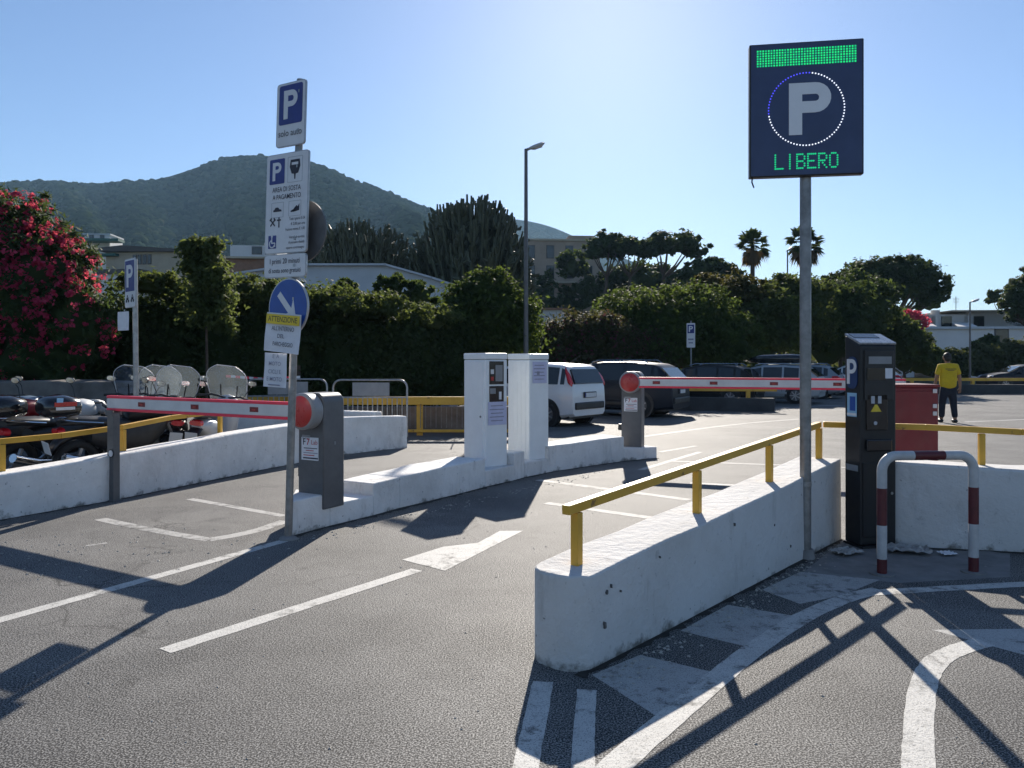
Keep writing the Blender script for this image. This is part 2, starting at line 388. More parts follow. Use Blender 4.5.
M['dirt'] = mat('dark_dirt', (.028, .026, .022), .95, 0, .4, 14)
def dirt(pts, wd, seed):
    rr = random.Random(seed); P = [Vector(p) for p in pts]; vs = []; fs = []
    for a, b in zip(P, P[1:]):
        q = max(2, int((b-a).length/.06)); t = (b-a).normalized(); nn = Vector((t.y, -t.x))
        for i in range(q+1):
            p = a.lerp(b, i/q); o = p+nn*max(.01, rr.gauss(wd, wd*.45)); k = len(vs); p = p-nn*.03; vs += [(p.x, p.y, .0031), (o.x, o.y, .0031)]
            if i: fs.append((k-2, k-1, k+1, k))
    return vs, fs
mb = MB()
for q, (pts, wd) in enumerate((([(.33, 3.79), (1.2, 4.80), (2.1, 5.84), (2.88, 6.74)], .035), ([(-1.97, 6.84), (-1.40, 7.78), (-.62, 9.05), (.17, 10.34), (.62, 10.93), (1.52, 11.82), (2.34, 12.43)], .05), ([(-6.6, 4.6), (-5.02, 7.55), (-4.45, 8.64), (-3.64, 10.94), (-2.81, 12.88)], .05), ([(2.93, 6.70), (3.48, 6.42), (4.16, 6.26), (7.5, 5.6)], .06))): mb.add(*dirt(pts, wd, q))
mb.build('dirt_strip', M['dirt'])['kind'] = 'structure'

# ================================================================== WALLS
def wall(name, front, thick, tops, label, group=None, step=.35, m=None, round_start=0, round_end=0, jit=.006):
    """front: ground line of the visible face; body lies to the left of its direction"""
    P = [Vector((p[0], p[1])) for p in front]; seg = [(P[i+1]-P[i]).length for i in range(len(P)-1)]; S = []; acc = 0
    for i in range(len(P)-1):
        k = max(1, int(seg[i]/step))
        for j in range(k): S.append((i, j/k))
    S.append((len(P)-2, 1.)); tot = sum(seg)
    secs = []; N_ = []
    for i in range(len(P)):
        t = (P[min(len(P)-1, i+1)]-P[max(0, i-1)]).normalized(); N_.append(Vector((-t.y, t.x)))
    for (i, f) in S:
        a = P[i].lerp(P[i+1], f); nn = N_[i].lerp(N_[i+1], f).normalized(); z = tops[i]*(1-f)+tops[i+1]*f
        secs.append([a, nn, z, sum(seg[:i])+f*seg[i]])
    if round_start or round_end:
        extra = []
        r = round_start or round_end
        for q in (0, .06, .2, .45, .7, 1):
            s_ = r*q if round_start else tot-r*q
            d = r*(1-math.sqrt(max(0, 1-(1-q)**2)))
            k = 0 if round_start else len(P)-2; t = (P[k+1]-P[k]).normalized()
            base = (P[0]+t*s_) if round_start else (P[-1]-t*r*q)
            extra.append([base, Vector((-t.y, t.x)), tops[0] if round_start else tops[-1], s_, d])
        secs = [s for s in secs if (s[3] > r+.02 if round_start else s[3] < tot-r-.02)]
        secs = extra+secs if round_start else secs+extra[::-1]
    vs = []
    for s in secs:
        d = s[4] if len(s) > 4 else 0
        a = s[0]+s[1]*d; b = s[0]+s[1]*(thick-d); j = lambda: random.uniform(-jit, jit)
        vs += [(a.x+j(), a.y+j(), -.05), (a.x+j(), a.y+j(), s[2]+j()), (b.x, b.y, s[2]+j()), (b.x, b.y, -.05)]
    n = len(secs); fs = []
    for i in range(n-1):
        b = i*4; c = b+4; fs += [(b, c, c+1, b+1), (b+1, c+1, c+2, b+2), (b+2, c+2, c+3, b+3)]
    fs += [(0, 1, 2, 3), ((n-1)*4+3, (n-1)*4+2, (n-1)*4+1, (n-1)*4)]
    mb = MB(); mb.add(vs, fs); o = mb.build(name, m or M['white'], bevel=.022, smooth=50)
    return tag(o, label, 'wall', group, 'thing')
NW0, NW1 = (.33, 3.79), (2.88, 6.74)
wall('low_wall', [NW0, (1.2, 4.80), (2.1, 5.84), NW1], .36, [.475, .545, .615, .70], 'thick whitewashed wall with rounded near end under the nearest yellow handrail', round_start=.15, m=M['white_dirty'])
def chips(o, spots):
    mb = MB(); rr = random.Random(4)
    for (c, u, s) in spots:
        c = Vector(c); u = Vector((*u, 0)).normalized(); nrm = Vector((u.y, -u.x, 0)); n = 13; k = [rr.uniform(.35, 1.5) for _ in range(n)]; a0 = rr.uniform(0, 3); el = rr.uniform(.4, .9)
        ring = [c+u*(s*k[i]*math.cos(6.283*i/n+a0)*el)+Vector((0, 0, s*k[i]*math.sin(6.283*i/n+a0))) for i in range(n)]
        mb.add([p+nrm*.009 for p in ring]+[p-nrm*.02 for p in ring], [tuple(range(n))]+[(i, (i+1) % n, (i+1) % n+n, i+n) for i in range(n)])
    mb.build('chipped_patches', M['chip'], o)['kind'] = 'stuff'
M['chip'] = mat('bare_mortar', (.13, .125, .12), .95, 0, .35, 30, .4)
_u = (.654, .757); _w = lambda t, z: (.33+2.55*t, 3.79+2.95*t, z)
nwall = [o for o in COL.objects if o.name.startswith('low_wall')][-1]
chips(nwall, [(_w(.062, .365), _u, .013), (_w(.072, .385), _u, .008), (_w(.057, .20), _u, .016), (_w(.095, .34), _u, .007), (_w(.2, .44), _u, .006), (_w(.45, .47), _u, .008), (_w(.62, .36), _u, .007), (_w(.70, .15), _u, .010)])
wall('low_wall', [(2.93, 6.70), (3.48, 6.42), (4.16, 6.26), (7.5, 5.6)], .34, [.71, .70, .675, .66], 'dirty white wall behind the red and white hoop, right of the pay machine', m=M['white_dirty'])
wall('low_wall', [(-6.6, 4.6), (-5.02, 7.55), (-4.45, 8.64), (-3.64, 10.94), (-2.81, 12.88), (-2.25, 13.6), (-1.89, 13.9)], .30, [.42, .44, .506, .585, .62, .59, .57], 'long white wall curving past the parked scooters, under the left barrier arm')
wall('low_wall', [(-5.6, 15.2), (-3.9, 15.0), (-2.6, 14.55)], .3, [.6, .62, .6], 'short white wall behind the scooter with its tall windscreen')
# island: steps down where the machines stand
isl = [(-1.97, 6.84), (-1.72, 7.28), (-1.40, 7.78), (-1.19, 8.17), (-.62, 9.05), (-.33, 9.55), (.03, 10.08), (.17, 10.34), (.50, 10.78), (.62, 10.93), (1.52, 11.82), (1.75, 12.02), (2.10, 12.27), (2.34, 12.43)]
def island():
    mb = MB(); hs = [.31, .20, .32, .33, .35, .20, .355, .20, .37, .37, .385, .20, .19]; W = .46
    P = [Vector(p) for p in isl]; NN = []
    for i in range(len(P)):
        t = (P[min(len(P)-1, i+1)]-P[max(0, i-1)]).normalized(); NN.append(Vector((-t.y, t.x)))
    NN[0] = Vector((-.06, .25))/W
    for i, h in enumerate(hs):
        a, b = P[i], P[i+1]; k = max(1, int((b-a).length/.3))
        h2 = hs[i+1] if (i+1 < len(hs) and abs(hs[i+1]-h) < .06) else h
        if i == 12: h2 = .18
        j = [random.uniform(-.006, .006) for _ in range(k+1)]; j[0] = j[k] = 0
        vs = []
        for q in range(k+1):
            f = q/k; p = a.lerp(b, f); n = NN[i].lerp(NN[i+1], f); zz = h+(h2-h)*f+j[q]; p = p+n*j[q]*.8
            bk = p+n*W; vs += [(p.x, p.y, -.05), (p.x, p.y, zz), (bk.x, bk.y, zz+j[q]), (bk.x, bk.y, -.05)]
        fs = []
        for q in range(k):
            c = q*4; d = c+4; fs += [(c, d, d+1, c+1), (c+1, d+1, d+2, c+2), (c+2, d+2, d+3, c+3)]
        fs += [(0, 1, 2, 3), (k*4+3, k*4+2, k*4+1, k*4)]
        mb.add(vs, fs)
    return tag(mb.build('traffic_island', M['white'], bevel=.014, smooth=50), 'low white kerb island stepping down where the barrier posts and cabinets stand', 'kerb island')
island()

# ================================================================== RAILINGS
def railing(name, pts, posts, z_at, label, wd=.050, name2='rail', m=None, post_h=None):
    """pts: (x,y,z) rail axis; posts: (x,y,z0,z1)"""
    root = empty(name, (pts[0][0], pts[0][1], 0), 0, label, 'railing'); o = Vector(root.location)
    mb = MB()
    for a, b in zip(pts, pts[1:]): mb.sqbar(Vector(a)-o, Vector(b)-o, wd)
    mb.build('rail', m or M['yellow'], root, bevel=.004)
    for (x, y, z0, z1) in posts:
        p = MB(); a = math.atan2(pts[1][1]-pts[0][1], pts[1][0]-pts[0][0])
        p.box((x-o.x, y-o.y, (z0+z1)/2), (wd*.95, wd*.95, z1-z0), a); p.build('post', m or M['yellow'], root, bevel=.004)
    return root
cn = Vector((-.757, .653))*.17
def nw(t): return Vector((NW0[0]+(NW1[0]-NW0[0])*t, NW0[1]+(NW1[1]-NW0[1])*t))+cn
zt = lambda t: .475+.225*t
ps = [.055, .40, .705, .985]
rp = [(*nw(t), zt(t)+.30) for t in (.03, .40, .705, .985)]
railing('handrail', rp, [(*nw(t), zt(t)-.04, zt(t)+.27) for t in ps], None, 'yellow square handrail on the rounded white wall, nearest the camera')
e0 = nw(.985)
railing('handrail', [(e0.x+.04, e0.y-.0, .998), (3.55, 6.62, .99), (4.25, 6.44, .965), (7.5, 5.8, .93)], [(3.97, 6.51, .65, .945), (5.6, 6.2, .62, .93)], None, 'yellow handrail on the dirty wall, passing behind the dark pay machine and red cabinet')
def lw(px_, py_, d): return at(px_, py_, d)
railing('handrail', [(*at(-40, 448, 7.5)[:2], .74), (*at(60, 436.5, 8.2)[:2], .765), (*at(111, 428.5, 8.78)[:2], .79)], [(*at(2, 450, 7.75)[:2], .40, .72)], None, 'yellow handrail left of the grey barrier rest post, in front of the motorcycles', wd=.055)
railing('handrail', [(*at(121, 428, 8.95)[:2], .79), (*at(170, 420, 9.8)[:2], .84), (*at(224, 411.5, 10.75)[:2], .865)], [(*at(123, 440, 8.98)[:2], .46, .76), (*at(220, 425, 10.7)[:2], .54, .84)], None, 'yellow handrail right of the grey barrier rest post, in front of the scooters', wd=.055)

# ================================================================== BARRIERS
def barrier(name, loc, rz, ztop, zbase, side, length, label):
    r = empty(name, (loc[0], loc[1], zbase-.03), R(rz), label, 'barrier')
    H = ztop-zbase+.03; cz = H-.172
    mb = MB(); prof = [(-.16, 0), (.16, 0), (.16, H-.10)]+[(.16-.10+.10*math.cos(R(a)), H-.10+.10*math.sin(R(a))) for a in range(15, 90, 15)]
    prof += [(-x, z) for x, z in prof[::-1][:7]]
    mb.extr_y([(p[0], p[1]) for p in prof], -.13, .15); mb.build('housing', M['housing'], r, bevel=.012, smooth=35)
    d = MB(); d.disc((0, cz), .172, -.27, -.128, 36); d.build('drum', M['housing_lt'], r, bevel=.025, smooth=35, seg=3)
    l = MB()
    ang = [2*math.pi*i/32 for i in range(32)]; vs = [(0, -.30, cz)]
    for (rr, yy) in ((.07, -.297), (.12, -.288), (.150, -.268)): vs += [(rr*math.cos(a), yy, cz+rr*math.sin(a)) for a in ang]
    fs = [(0, 1+i, 1+(i+1) % 32) for i in range(32)]
    for q in range(2): fs += [(1+q*32+i, 1+(q+1)*32+i, 1+(q+1)*32+(i+1) % 32, 1+q*32+(i+1) % 32) for i in range(32)]
    l.add(vs, fs); l.build('red_lens', M['red_lens'], r, smooth=60)
    c = MB(); c.box((-.19, -.03, .33), (.07, .09, .10)); c.cyl((-.225, -.03, .31), (-.235, -.03, .31), .02, 10); c.build('lock_box', M['black'], r, bevel=.008)
    bz = MB(); bz.box((0.162, .02, H*.56), (.006, .02, .03)); bz.build('keyhole_cover', M['housing_lt'], r)
    bz = MB(); bz.box((-.06, -.1325, H-.42), (.10, .005, .035)); bz.build('badge', M['housing_lt'], r)
    st = MB(); st.box((-.01, -.1325, H-.53), (.215, .005, .215)); s = st.build('sticker', M['paper'], r)
    t = MB(); y = -.1365
    t.mat(0).text('F', -.082, H-.468, .085, .012, y=y); t.mat(1).text('7', -.032, H-.468, .085, .012, y=y); t.mat(1).text('Lab', .048, H-.47, .06, .0, y=y)
    for q, (a, b, k) in enumerate(((.0, .085, 0), (-.01, .05, 1), (.0, .09, 2), (-.02, .07, 1))):
        t.mat(k).box((a+.0, y, H-.525-q*.022), (b*2, .001, .007))
    t.mat(0).box((0, y, H-.618), (.19, .001, .012)); t.build('print', [M['ink'], M['ink_red'], M['ink_faint']], s)
    a = empty('arm', (0, 0, 0)); a.parent = r
    x0, x1 = side*.14, side*length; bm = MB(); ya = -.235
    bm.box(((x0+x1)/2, ya, cz), (abs(x1-x0), .05, .112)); beam = bm.build('beam', M['arm_white'], a, bevel=.006)
    e = MB()
    for s2 in (-1, 1): e.box(((x0+x1)/2+side*.01, ya, cz+s2*.070), (abs(x1-x0)+.02, .056, .030))
    e.build('red_edging', M['red_edge'], a, bevel=.008)
    xx = .42 if side > 0 else .62
    while xx < length-.1:
        q = MB(); q.mat(0).box((side*xx, ya-.027, cz), (.115, .006, .048)); q.mat(1).box((side*xx, ya-.0315, cz-.002), (.05, .004, .016)); q.build('reflector', [M['reflector'], M['red_lens']], a); xx += .87
    cp = MB(); cp.box((x1+side*.012, ya, cz), (.02, .05, .10)); cp.build('end_cap', M['arm_white'], a, bevel=.006)
    return r
barrier('parking_barrier', (-1.83, 7.37), -30, 1.262, .2, -1, 2.97, 'grey barrier post with big red lens whose arm reaches left to a grey rest post')
barrier('parking_barrier', (1.95, 12.42), -20, 1.40, .2, 1, 3.9, 'grey barrier post in front of the parked cars, arm reaching right behind the pay machine')
rp_ = empty('barrier_rest_post', (-4.45, 8.60, 0), R(-30), 'slim grey post holding up the free end of the left barrier arm', 'post')
mb = MB(); mb.box((0, 0, .475), (.115, .08, 1.03)); mb.box((0, 0, .006), (.16, .12, .012)); mb.build('post', M['post_grey'], rp_, bevel=.008)
mb = MB(); mb.box((0, -.05, .985), (.12, .02, .06)); mb.box((0, .05, .985), (.12, .02, .06)); mb.build('fork', M['post_grey'], rp_)
mb = MB(); mb.mat(0).disc((.03, .535), .047, -.052, -.041, 20); mb.mat(1).disc((.03, .535), .036, -.056, -.0515, 20); mb.build('reflector', [M['black'], M['sign_white']], rp_)

# ================================================================== CABINETS
def cabinet(loc, label, kind):
    r = empty('entry_cabinet', (loc[0], loc[1], .185), R(39), label, 'ticket cabinet', 'white ticket cabinets on the kerb island')
    H = 1.665-.185; w_, d_ = .365, .47
    mb = MB(); mb.box((w_/2, d_/2, (H-.085)/2), (w_, d_, H-.085)); mb.build('cabinet_body', M['cabinet'], r, bevel=.018, seg=3)
    mb = MB(); mb.box((w_/2, d_/2, H-.04), (w_+.008, d_+.008, .08)); mb.build('top_cap', M['cabinet'], r, bevel=.014, seg=3)
    if kind == 0:
        mb = MB(); mb.box((-.002, d_*.46, .69), (.010, d_*.70, 1.36)); dr = mb.build('door', M['cabinet'], r, bevel=.004)
        q = MB(); q.cyl((-.006, d_*.18, .66), (-.016, d_*.18, .66), .014, 12); q.build('lock', M['steel_dark'], dr)
        mb = MB(); mb.box((.185, -.001, 1.225), (.235, .012, .30)); f1 = mb.build('display_window', M['black_gloss'], r, bevel=.005)
        q = MB(); q.mat(0).box((.22, -.009, 1.22), (.115, .006, .21)); q.mat(1).box((.11, -.009, 1.24), (.05, .006, .06)); q.mat(2).box((.11, -.009, 1.15), (.045, .006, .05))
        q.build('display', [M['housing_lt'], M['plate'], M['red_lens']], f1)
        mb = MB(); mb.box((.185, -.001, .92), (.235, .012, .27)); f2 = mb.build('ticket_slot', M['black_gloss'], r, bevel=.005)
        q = MB(); q.mat(0).box((.12, -.009, .99), (.09, .006, .07)); q.mat(1).box((.24, -.009, .93), (.04, .006, .10)); q.build('slot_plate', [M['housing_lt'], M['paper']], f2)
        pc, pw, ph, pz = .195, .30, .30, .70
    else:
        for k in range(4):
            q = MB(); q.box((-.001, .08+k*.085, .70), (.006, .012, 1.34)); q.build('rib', M['cabinet'], r)
        pc, pw, ph, pz = .19, .26, .30, 1.22
    mb = MB(); mb.box((pc, -.0065, pz), (pw, .003, ph)); p = mb.build('paper_notice', M['note'], r)
    q = MB()
    for k in range(5): q.box((pc-.01, -.0085, pz+ph*.33-k*ph*.16), (pw*(.78 if k % 2 else .66), .001, .012))
    if kind: q.box((pc-.03, -.0085, pz-.01), (.05, .001, .05))
    q.build('print', M['ink_faint'], p)
cabinet((-.345, 9.86), 'white ticket cabinet with dark display window and slot above a paper notice', 0)
cabinet((.235, 10.62), 'plain ribbed white cabinet with a paper notice taped near its top', 1)

# ================================================================== LIT PARKING SIGN
ls = empty('parking_display', (2.325, 6.10, 0), 0, 'tall pole with lit dark blue parking display reading LIBERO in green', 'lit sign')
mb = MB(); mb.cyl((0, 0, -.05), (0.0, 0, 3.06), .043, 20); mb.build('pole', M['steel_dark'], ls, smooth=40)
mb = MB(); mb.cyl((0, 0, 0), (0, 0, .07), .075, 20, .06); mb.build('base_collar', M['concrete'], ls, smooth=40)
mb = MB(); mb.cyl((0, 0, .57), (0, 0, .605), .047, 20); mb.build('pole_clamp', M['steel'], ls, smooth=40)
SM = Matrix.Translation((-.022, -.05, 3.53)) @ Matrix.Rotation(R(-9), 4, 'Z')
mb = MB(); mb.box((0, 0, 0), (.855, .07, 1.05)); box = mb.build('sign_case', M['black'], ls, M=SM, bevel=.008)
mb = MB(); mb.box((0, -.036, 0), (.83, .006, 1.03)); face = mb.build('sign_face', M['navy'], ls, M=SM)
mb = MB(); yf = -.0405
for i in range(36):
    for j in range(7): mb.mat(int(random.random() < .3)); mb.box((-.365+i*.0208, yf, .465-j*.0195), (.0125, .003, .0125))
mb.build('lamp_matrix', [M['led_green'], M['led_green2']], face, M=SM)
for nm, k0 in (('white_ring_lamps', 0), ('blue_ring_lamps', 1)):
    mb = MB()
    for i in range(76):
        a = 2*math.pi*i/76; blue = R(85) < a < R(185)
        if blue == bool(k0): mb.disc((.283*math.cos(a), -.005+.283*math.sin(a)), .0056, yf-.002, yf+.001, 8)
    mb.build(nm, M['led_blue'] if k0 else M['led_white'], face, M=SM)
mb = MB()
def pshape(mb, cx, cz, h, wd, st, y0, y1):     # a bold P: stem and bowl
    r = h*.29; n = 12; pts_o = [(-wd/2+st*.9, h/2)]+[(wd/2-r+r*math.cos(R(a)), h/2-r+r*math.sin(R(a))) for a in np.linspace(90, -90, n)]+[(-wd/2+st*.9, h/2-2*r)]
    ri = r-st; pts_i = [(-wd/2+st*.9, h/2-st)]+[(wd/2-r+ri*math.cos(R(a)), h/2-r+ri*math.sin(R(a))) for a in np.linspace(90, -90, n)]+[(-wd/2+st*.9, h/2-2*r+st)]
    for i in range(len(pts_o)-1):
        q = [pts_o[i], pts_o[i+1], pts_i[i+1], pts_i[i]]; mb.extr_y([(cx+a, cz+b) for a, b in q], y0, y1)
    mb.extr_y([(cx-wd/2, cz-h/2), (cx-wd/2+st*1.1, cz-h/2), (cx-wd/2+st*1.1, cz+h/2), (cx-wd/2, cz+h/2)], y0-.0006, y1)
pshape(mb, .028, -.002, .405, .315, .090, yf-.001, yf+.001); mb.build('letter', M['sign_letter'], face, M=SM)
F57 = {'L': ['10000']*6+['11111'], 'I': ['00100']*7, 'B': ['11110', '10001', '10001', '11110', '10001', '10001', '11110'], 'E': ['11111', '10000', '10000', '11110', '10000', '10000', '11111'],
       'R': ['11110', '10001', '10001', '11110', '10100', '10010', '10001'], 'O': ['01110', '10001', '10001', '10001', '10001', '10001', '01110']}
mb = MB()
for k, chh in enumerate('LIBERO'):
    for j, row in enumerate(F57[chh]):
        for i, b in enumerate(row):
            if b == '1': mb.disc((-.232+k*.0815+i*.0140, -.357-j*.0180), .0070, yf-.002, yf+.001, 8)
mb.build('lamp_lettering', M['led_green2'], face, M=SM)
mb = MB(); mb.tube([(-.40, 0, -.52), (-.405, -.01, -.555), (-.39, -.012, -.60)], .006, 6); mb.build('loose_cable', M['black'], ls, M=SM)

# ================================================================== SIGN POST left
sg = empty('sign_post', (-1.955, 6.73, 0), 0, 'leaning sign pole with parking plates, blue arrow disc and taped paper notices', 'sign post', rot=(0, R(1.55), 0))
mb = MB(); mb.cyl((0, 0, -.05), (0, 0, 4.02), .033, 16); mb.build('pole', M['steel_dark'], sg, smooth=40)
mb = MB(); mb.sphere((0, 0, 0), (.085, .08, .035)); mb.build('footing', M['concrete'], sg, smooth=60)
def PM(z, x=-.07, yaw=-32, off=.048, tilt=0): return Matrix.Translation((0, 0, z)) @ Matrix.Rotation(R(yaw), 4, 'Z') @ Matrix.Translation((x, -off, 0)) @ Matrix.Rotation(R(tilt), 4, 'Y')
def plate(name, w_, h_, MM, rim=True, m='sign_white', r=.03):
    mb = MB(); mb.extr_y(rrect(w_, h_, r), 0, .016); p = mb.build(name, M['alu'], sg, M=MM)
    q = MB(); q.extr_y(rrect(w_-.016, h_-.016, r-.006), -.002, .001); q.build('face', M[m], p, M=MM); return p
def stamp(par, MM, items, name='print'):
    ms = []; mb = MB()
    for it in items:
        mm = M[it[0]]
        if mm not in ms: ms.append(mm)
        mb.mat(ms.index(mm)); it[1](mb)
    return mb.build(name, ms, par, M=MM)
rect = lambda x, z, w_, h_, y=-.004, r=0: (lambda mb: mb.extr_y(rrect(w_, h_, r, 3, x, z) if r else [(x-w_/2, z-h_/2), (x+w_/2, z-h_/2), (x+w_/2, z+h_/2), (x-w_/2, z+h_/2)], y, y+.002))
txt = lambda s, x, z, size, b=0, al='CENTER', sx=1, y=-.0045: (lambda mb: mb.text(s, x, z, size, b, al, y, sx=sx))
pp = lambda x, z, h, y=-.006: (lambda mb: pshape(mb, x, z, h, h*.68, h*.19, y, y+.0015))
def frame(x, z, w_, h_, t=.004, y=-.004):
    def f(mb):
        for (a, b, c, d) in ((x, z+h_/2, w_, t), (x, z-h_/2, w_, t), (x-w_/2, z, t, h_-t), (x+w_/2, z, t, h_-t)): rect(a, b, c, d, y)(mb)
    return f
MM = PM(3.715, -.06); p = plate('parking_plate', .36, .56, MM)
stamp(p, MM, [('sign_blue', rect(0, .085, .29, .345, -.0045, .02)), ('sign_white', pp(0, .085, .25)), ('ink', txt('solo auto', 0, -.165, .082, .002, sx=.95))])
MM = PM(2.94, -.085); p = plate('tariff_board', .53, .88, MM)
def carico(mb): mb.extr_y([(-.16, .055), (-.055, .055), (-.062, .072), (-.085, .076), (-.10, .092), (-.132, .092), (-.148, .074), (-.16, .070)], -.0045, -.0025)
def tow(mb): mb.extr_y([(.06, .055), (.10, .055), (.10, .085), (.135, .11), (.145, .095), (.165, .12), (.165, .065), (.06, .065)], -.0045, -.0025)
def meter(mb): mb.extr_y([(.045, .37), (.155, .37), (.165, .31), (.14, .25), (.11, .245), (.105, .20), (.095, .20), (.09, .245), (.06, .25), (.035, .31)], -.0045, -.0025)
def tools(mb):
    mb.box((-.165, -.004, -.165), (.012, .002, .08), M=Matrix.Rotation(R(45), 4, 'Y')); mb.box((-.165, -.0045, -.165), (.012, .002, .08), M=Matrix.Rotation(R(-45), 4, 'Y'))
    mb.box((-.19, -.005, -.135), (.03, .002, .014), M=Matrix.Rotation(R(-45), 4, 'Y')); mb.box((-.14, -.005, -.135), (.03, .002, .014), M=Matrix.Rotation(R(45), 4, 'Y'))
    mb.box((-.085, -.004, -.165), (.012, .002, .09)); mb.box((-.085, -.0045, -.145), (.05, .002, .012))
def wheelchair(mb):
    mb.disc((-.168, -.285), .012, -.007, -.005, 10); mb.box((-.168, -.006, -.32), (.012, .002, .05)); mb.box((-.15, -.0065, -.345), (.045, .002, .011)); mb.box((-.128, -.006, -.362), (.011, .002, .035))
    for a in range(120, 345, 15): mb.box((-.165+.032*math.cos(R(a)), -.0055, -.352+.032*math.sin(R(a))), (.010, .002, .011))
def shift(fn, dz):
    def f(mb):
        b = len(mb.v); fn(mb); mb.v[b:] = [(v[0], v[1], v[2]+dz) for v in mb.v[b:]]
    return f
stamp(p, MM, [('sign_blue', rect(-.125, .285, .19, .22, -.0045, .01)), ('sign_white', pp(-.125, .285, .16)), ('alu', frame(.10, .285, .18, .22)), ('ink', meter), ('sign_white', rect(.10, .335, .08, .022, -.006)),
    ('ink', txt('AREA DI SOSTA', 0.0, .122, .062, .003, sx=.82)), ('ink', txt('A PAGAMENTO', .005, .055, .062, .003, sx=.82)),
    ('alu', frame(-.11, -.055, .15, .13)), ('alu', frame(.11, -.055, .15, .13)), ('ink', shift(carico, -.125)), ('ink', shift(tow, -.14)),
    ('ink', tools), ('ink', txt('Tutti i giorni 0-24', .24, -.145, .034, .001, 'RIGHT', .8)), ('ink', txt('\u20ac 2,00 per ora', .24, -.19, .034, .001, 'RIGHT', .85)), ('ink', txt('frazione minima \u20ac 1,00', .24, -.235, .034, .001, 'RIGHT', .75)),
    ('sign_blue', rect(-.165, -.335, .10, .115, -.0045, .004)), ('sign_white', wheelchair),
    ('ink', txt('Veicoli al servizio', .24, -.305, .032, .001, 'RIGHT', .85)), ('ink', txt('di persone disabili', .24, -.35, .032, .001, 'RIGHT', .85)), ('ink', txt('esporre contrassegno', .24, -.395, .032, .001, 'RIGHT', .8))])
MM = PM(2.39, -.085); p = plate('free_time_plate', .53, .205, MM)
stamp(p, MM, [('ink', txt('I primi 20 minuti', 0, .04, .066, .003, sx=.86)), ('ink', txt('di sosta sono gratuiti', 0, -.042, .060, .003, sx=.80))])
MM = PM(2.025, -.03, -34); mb = MB(); mb.disc((0, 0), .255, 0, .018, 40); p = mb.build('arrow_disc', M['alu'], sg, M=MM, smooth=40)
mb = MB(); mb.disc((0, 0), .243, -.002, .001, 40); mb.build('face', M['disc_blue'], p, M=MM)
mb = MB(); RA = Matrix.Rotation(R(45), 4, 'Y')   # arrow pointing down right
ar = [(-.17, .028), (.04, .028), (.0, .10), (.16, 0), (.0, -.10), (.04, -.028), (-.17, -.028)]
mb.extr_y(ar, -.0045, -.0015); mb.build('arrow', M['sign_white'], p, M=MM @ RA)
MM = PM(2.70, .03, -32, -.05); mb = MB(); mb.disc((0, 0), .27, 0, .015, 36); tag(mb.build('round_sign_back', M['post_grey'], sg, M=MM, smooth=40), 'dark back of a round sign facing the other way')
def wavy(w_, h_, n, amp, seed):
    rr = random.Random(seed); vs = []; fs = []; ph = [rr.uniform(0, 6) for _ in range(4)]
    for j in range(n+1):
        for i in range(n+1):
            x = (i/n-.5)*w_; z = (j/n-.5)*h_; vs.append((x, amp*(math.sin(i/n*4+ph[0])+math.sin(j/n*5+ph[1]+i/n*2))*.5 - amp*1.2*abs(i/n-.5)**2*4, z))
    for j in range(n):
        for i in range(n): a = j*(n+1)+i; fs.append((a, a+1, a+n+2, a+n+1))
    return vs, fs
MM = PM(1.80, -.05, -30, .075, 4); mb = MB(); mb.add(*wavy(.43, .34, 10, .008, 3)); p = mb.build('paper_notice', M['paper'], sg, M=MM, smooth=60)
stamp(p, MM, [('hilite', rect(0.0, .115, .40, .085, -.020)), ('ink', txt('ATTENZIONE', .0, .115, .068, .002, sx=.84, y=-.021)), ('ink', txt("ALL'INTERNO", .01, .035, .055, .002, sx=.8, y=-.019)), ('ink', txt('DEL', -.01, -.03, .05, .002, y=-.019)), ('ink', txt('PARCHEGGIO', .02, -.10, .052, .002, sx=.75, y=-.019))])
MM = PM(1.475, -.145, -30, .06, 1); mb = MB(); mb.add(*wavy(.27, .30, 8, .006, 5)); p = mb.build('paper_notice', M['paper'], sg, M=MM, smooth=60)
stamp(p, MM, [('ink_faint', txt("E' A", .01, .12, .05, .002, y=-.016)), ('ink_faint', txt('MOTO', .0, .055, .05, .002, y=-.016)), ('ink_faint', txt('CICLI E', .0, -.015, .05, .002, y=-.016)), ('ink_faint', txt('E MOTO', .0, -.08, .05, .002, y=-.016)), ('ink_faint', rect(0, -.13, .14, .010, -.016))])
for z in (3.9, 3.56, 3.25, 2.62, 2.39, 2.1):
    mb = MB(); mb.cyl((0, 0, z-.015), (0, 0, z+.015), .038, 14); mb.box((-.012, -.03, z), (.09, .03, .026), R(-44)); mb.build('bracket', M['steel'], sg)

# small parking sign among the scooters
s2 = empty('sign_post', tuple(gd(137, 470)[:2])+(0,), 0, 'slim pole with small blue parking plate and white paper, among the scooters', 'sign post', rot=(0, R(-.55), 0))
s2.location = (-5.36, 11.0, 0)
mb = MB(); mb.cyl((0, 0, -.03), (0, 0, 3.02), .036, 14); mb.build('pole', M['steel'], s2, smooth=40)
sg_keep = sg; sg = s2
MM = PM(2.68, -.06, -42, .045); p = plate('parking_plate', .36, .70, MM)
def moto(x):
    def f(mb):
        for dx in (-.035, .035): mb.disc((x+dx, -.255), .022, -.0055, -.0035, 12)
        mb.extr_y([(x-.04, -.24), (x+.03, -.24), (x+.04, -.20), (x+.01, -.215), (x-.03, -.205)], -.0055, -.0035); mb.disc((x-.002, -.18), .014, -.0055, -.0035, 10); mb.box((x-.005, -.0045, -.205), (.02, .002, .04))
    return f
stamp(p, MM, [('sign_blue', rect(0, .10, .31, .44, -.0045, .01)), ('sign_white', pp(0, .10, .32)), ('ink', moto(-.085)), ('ink', moto(.085))])
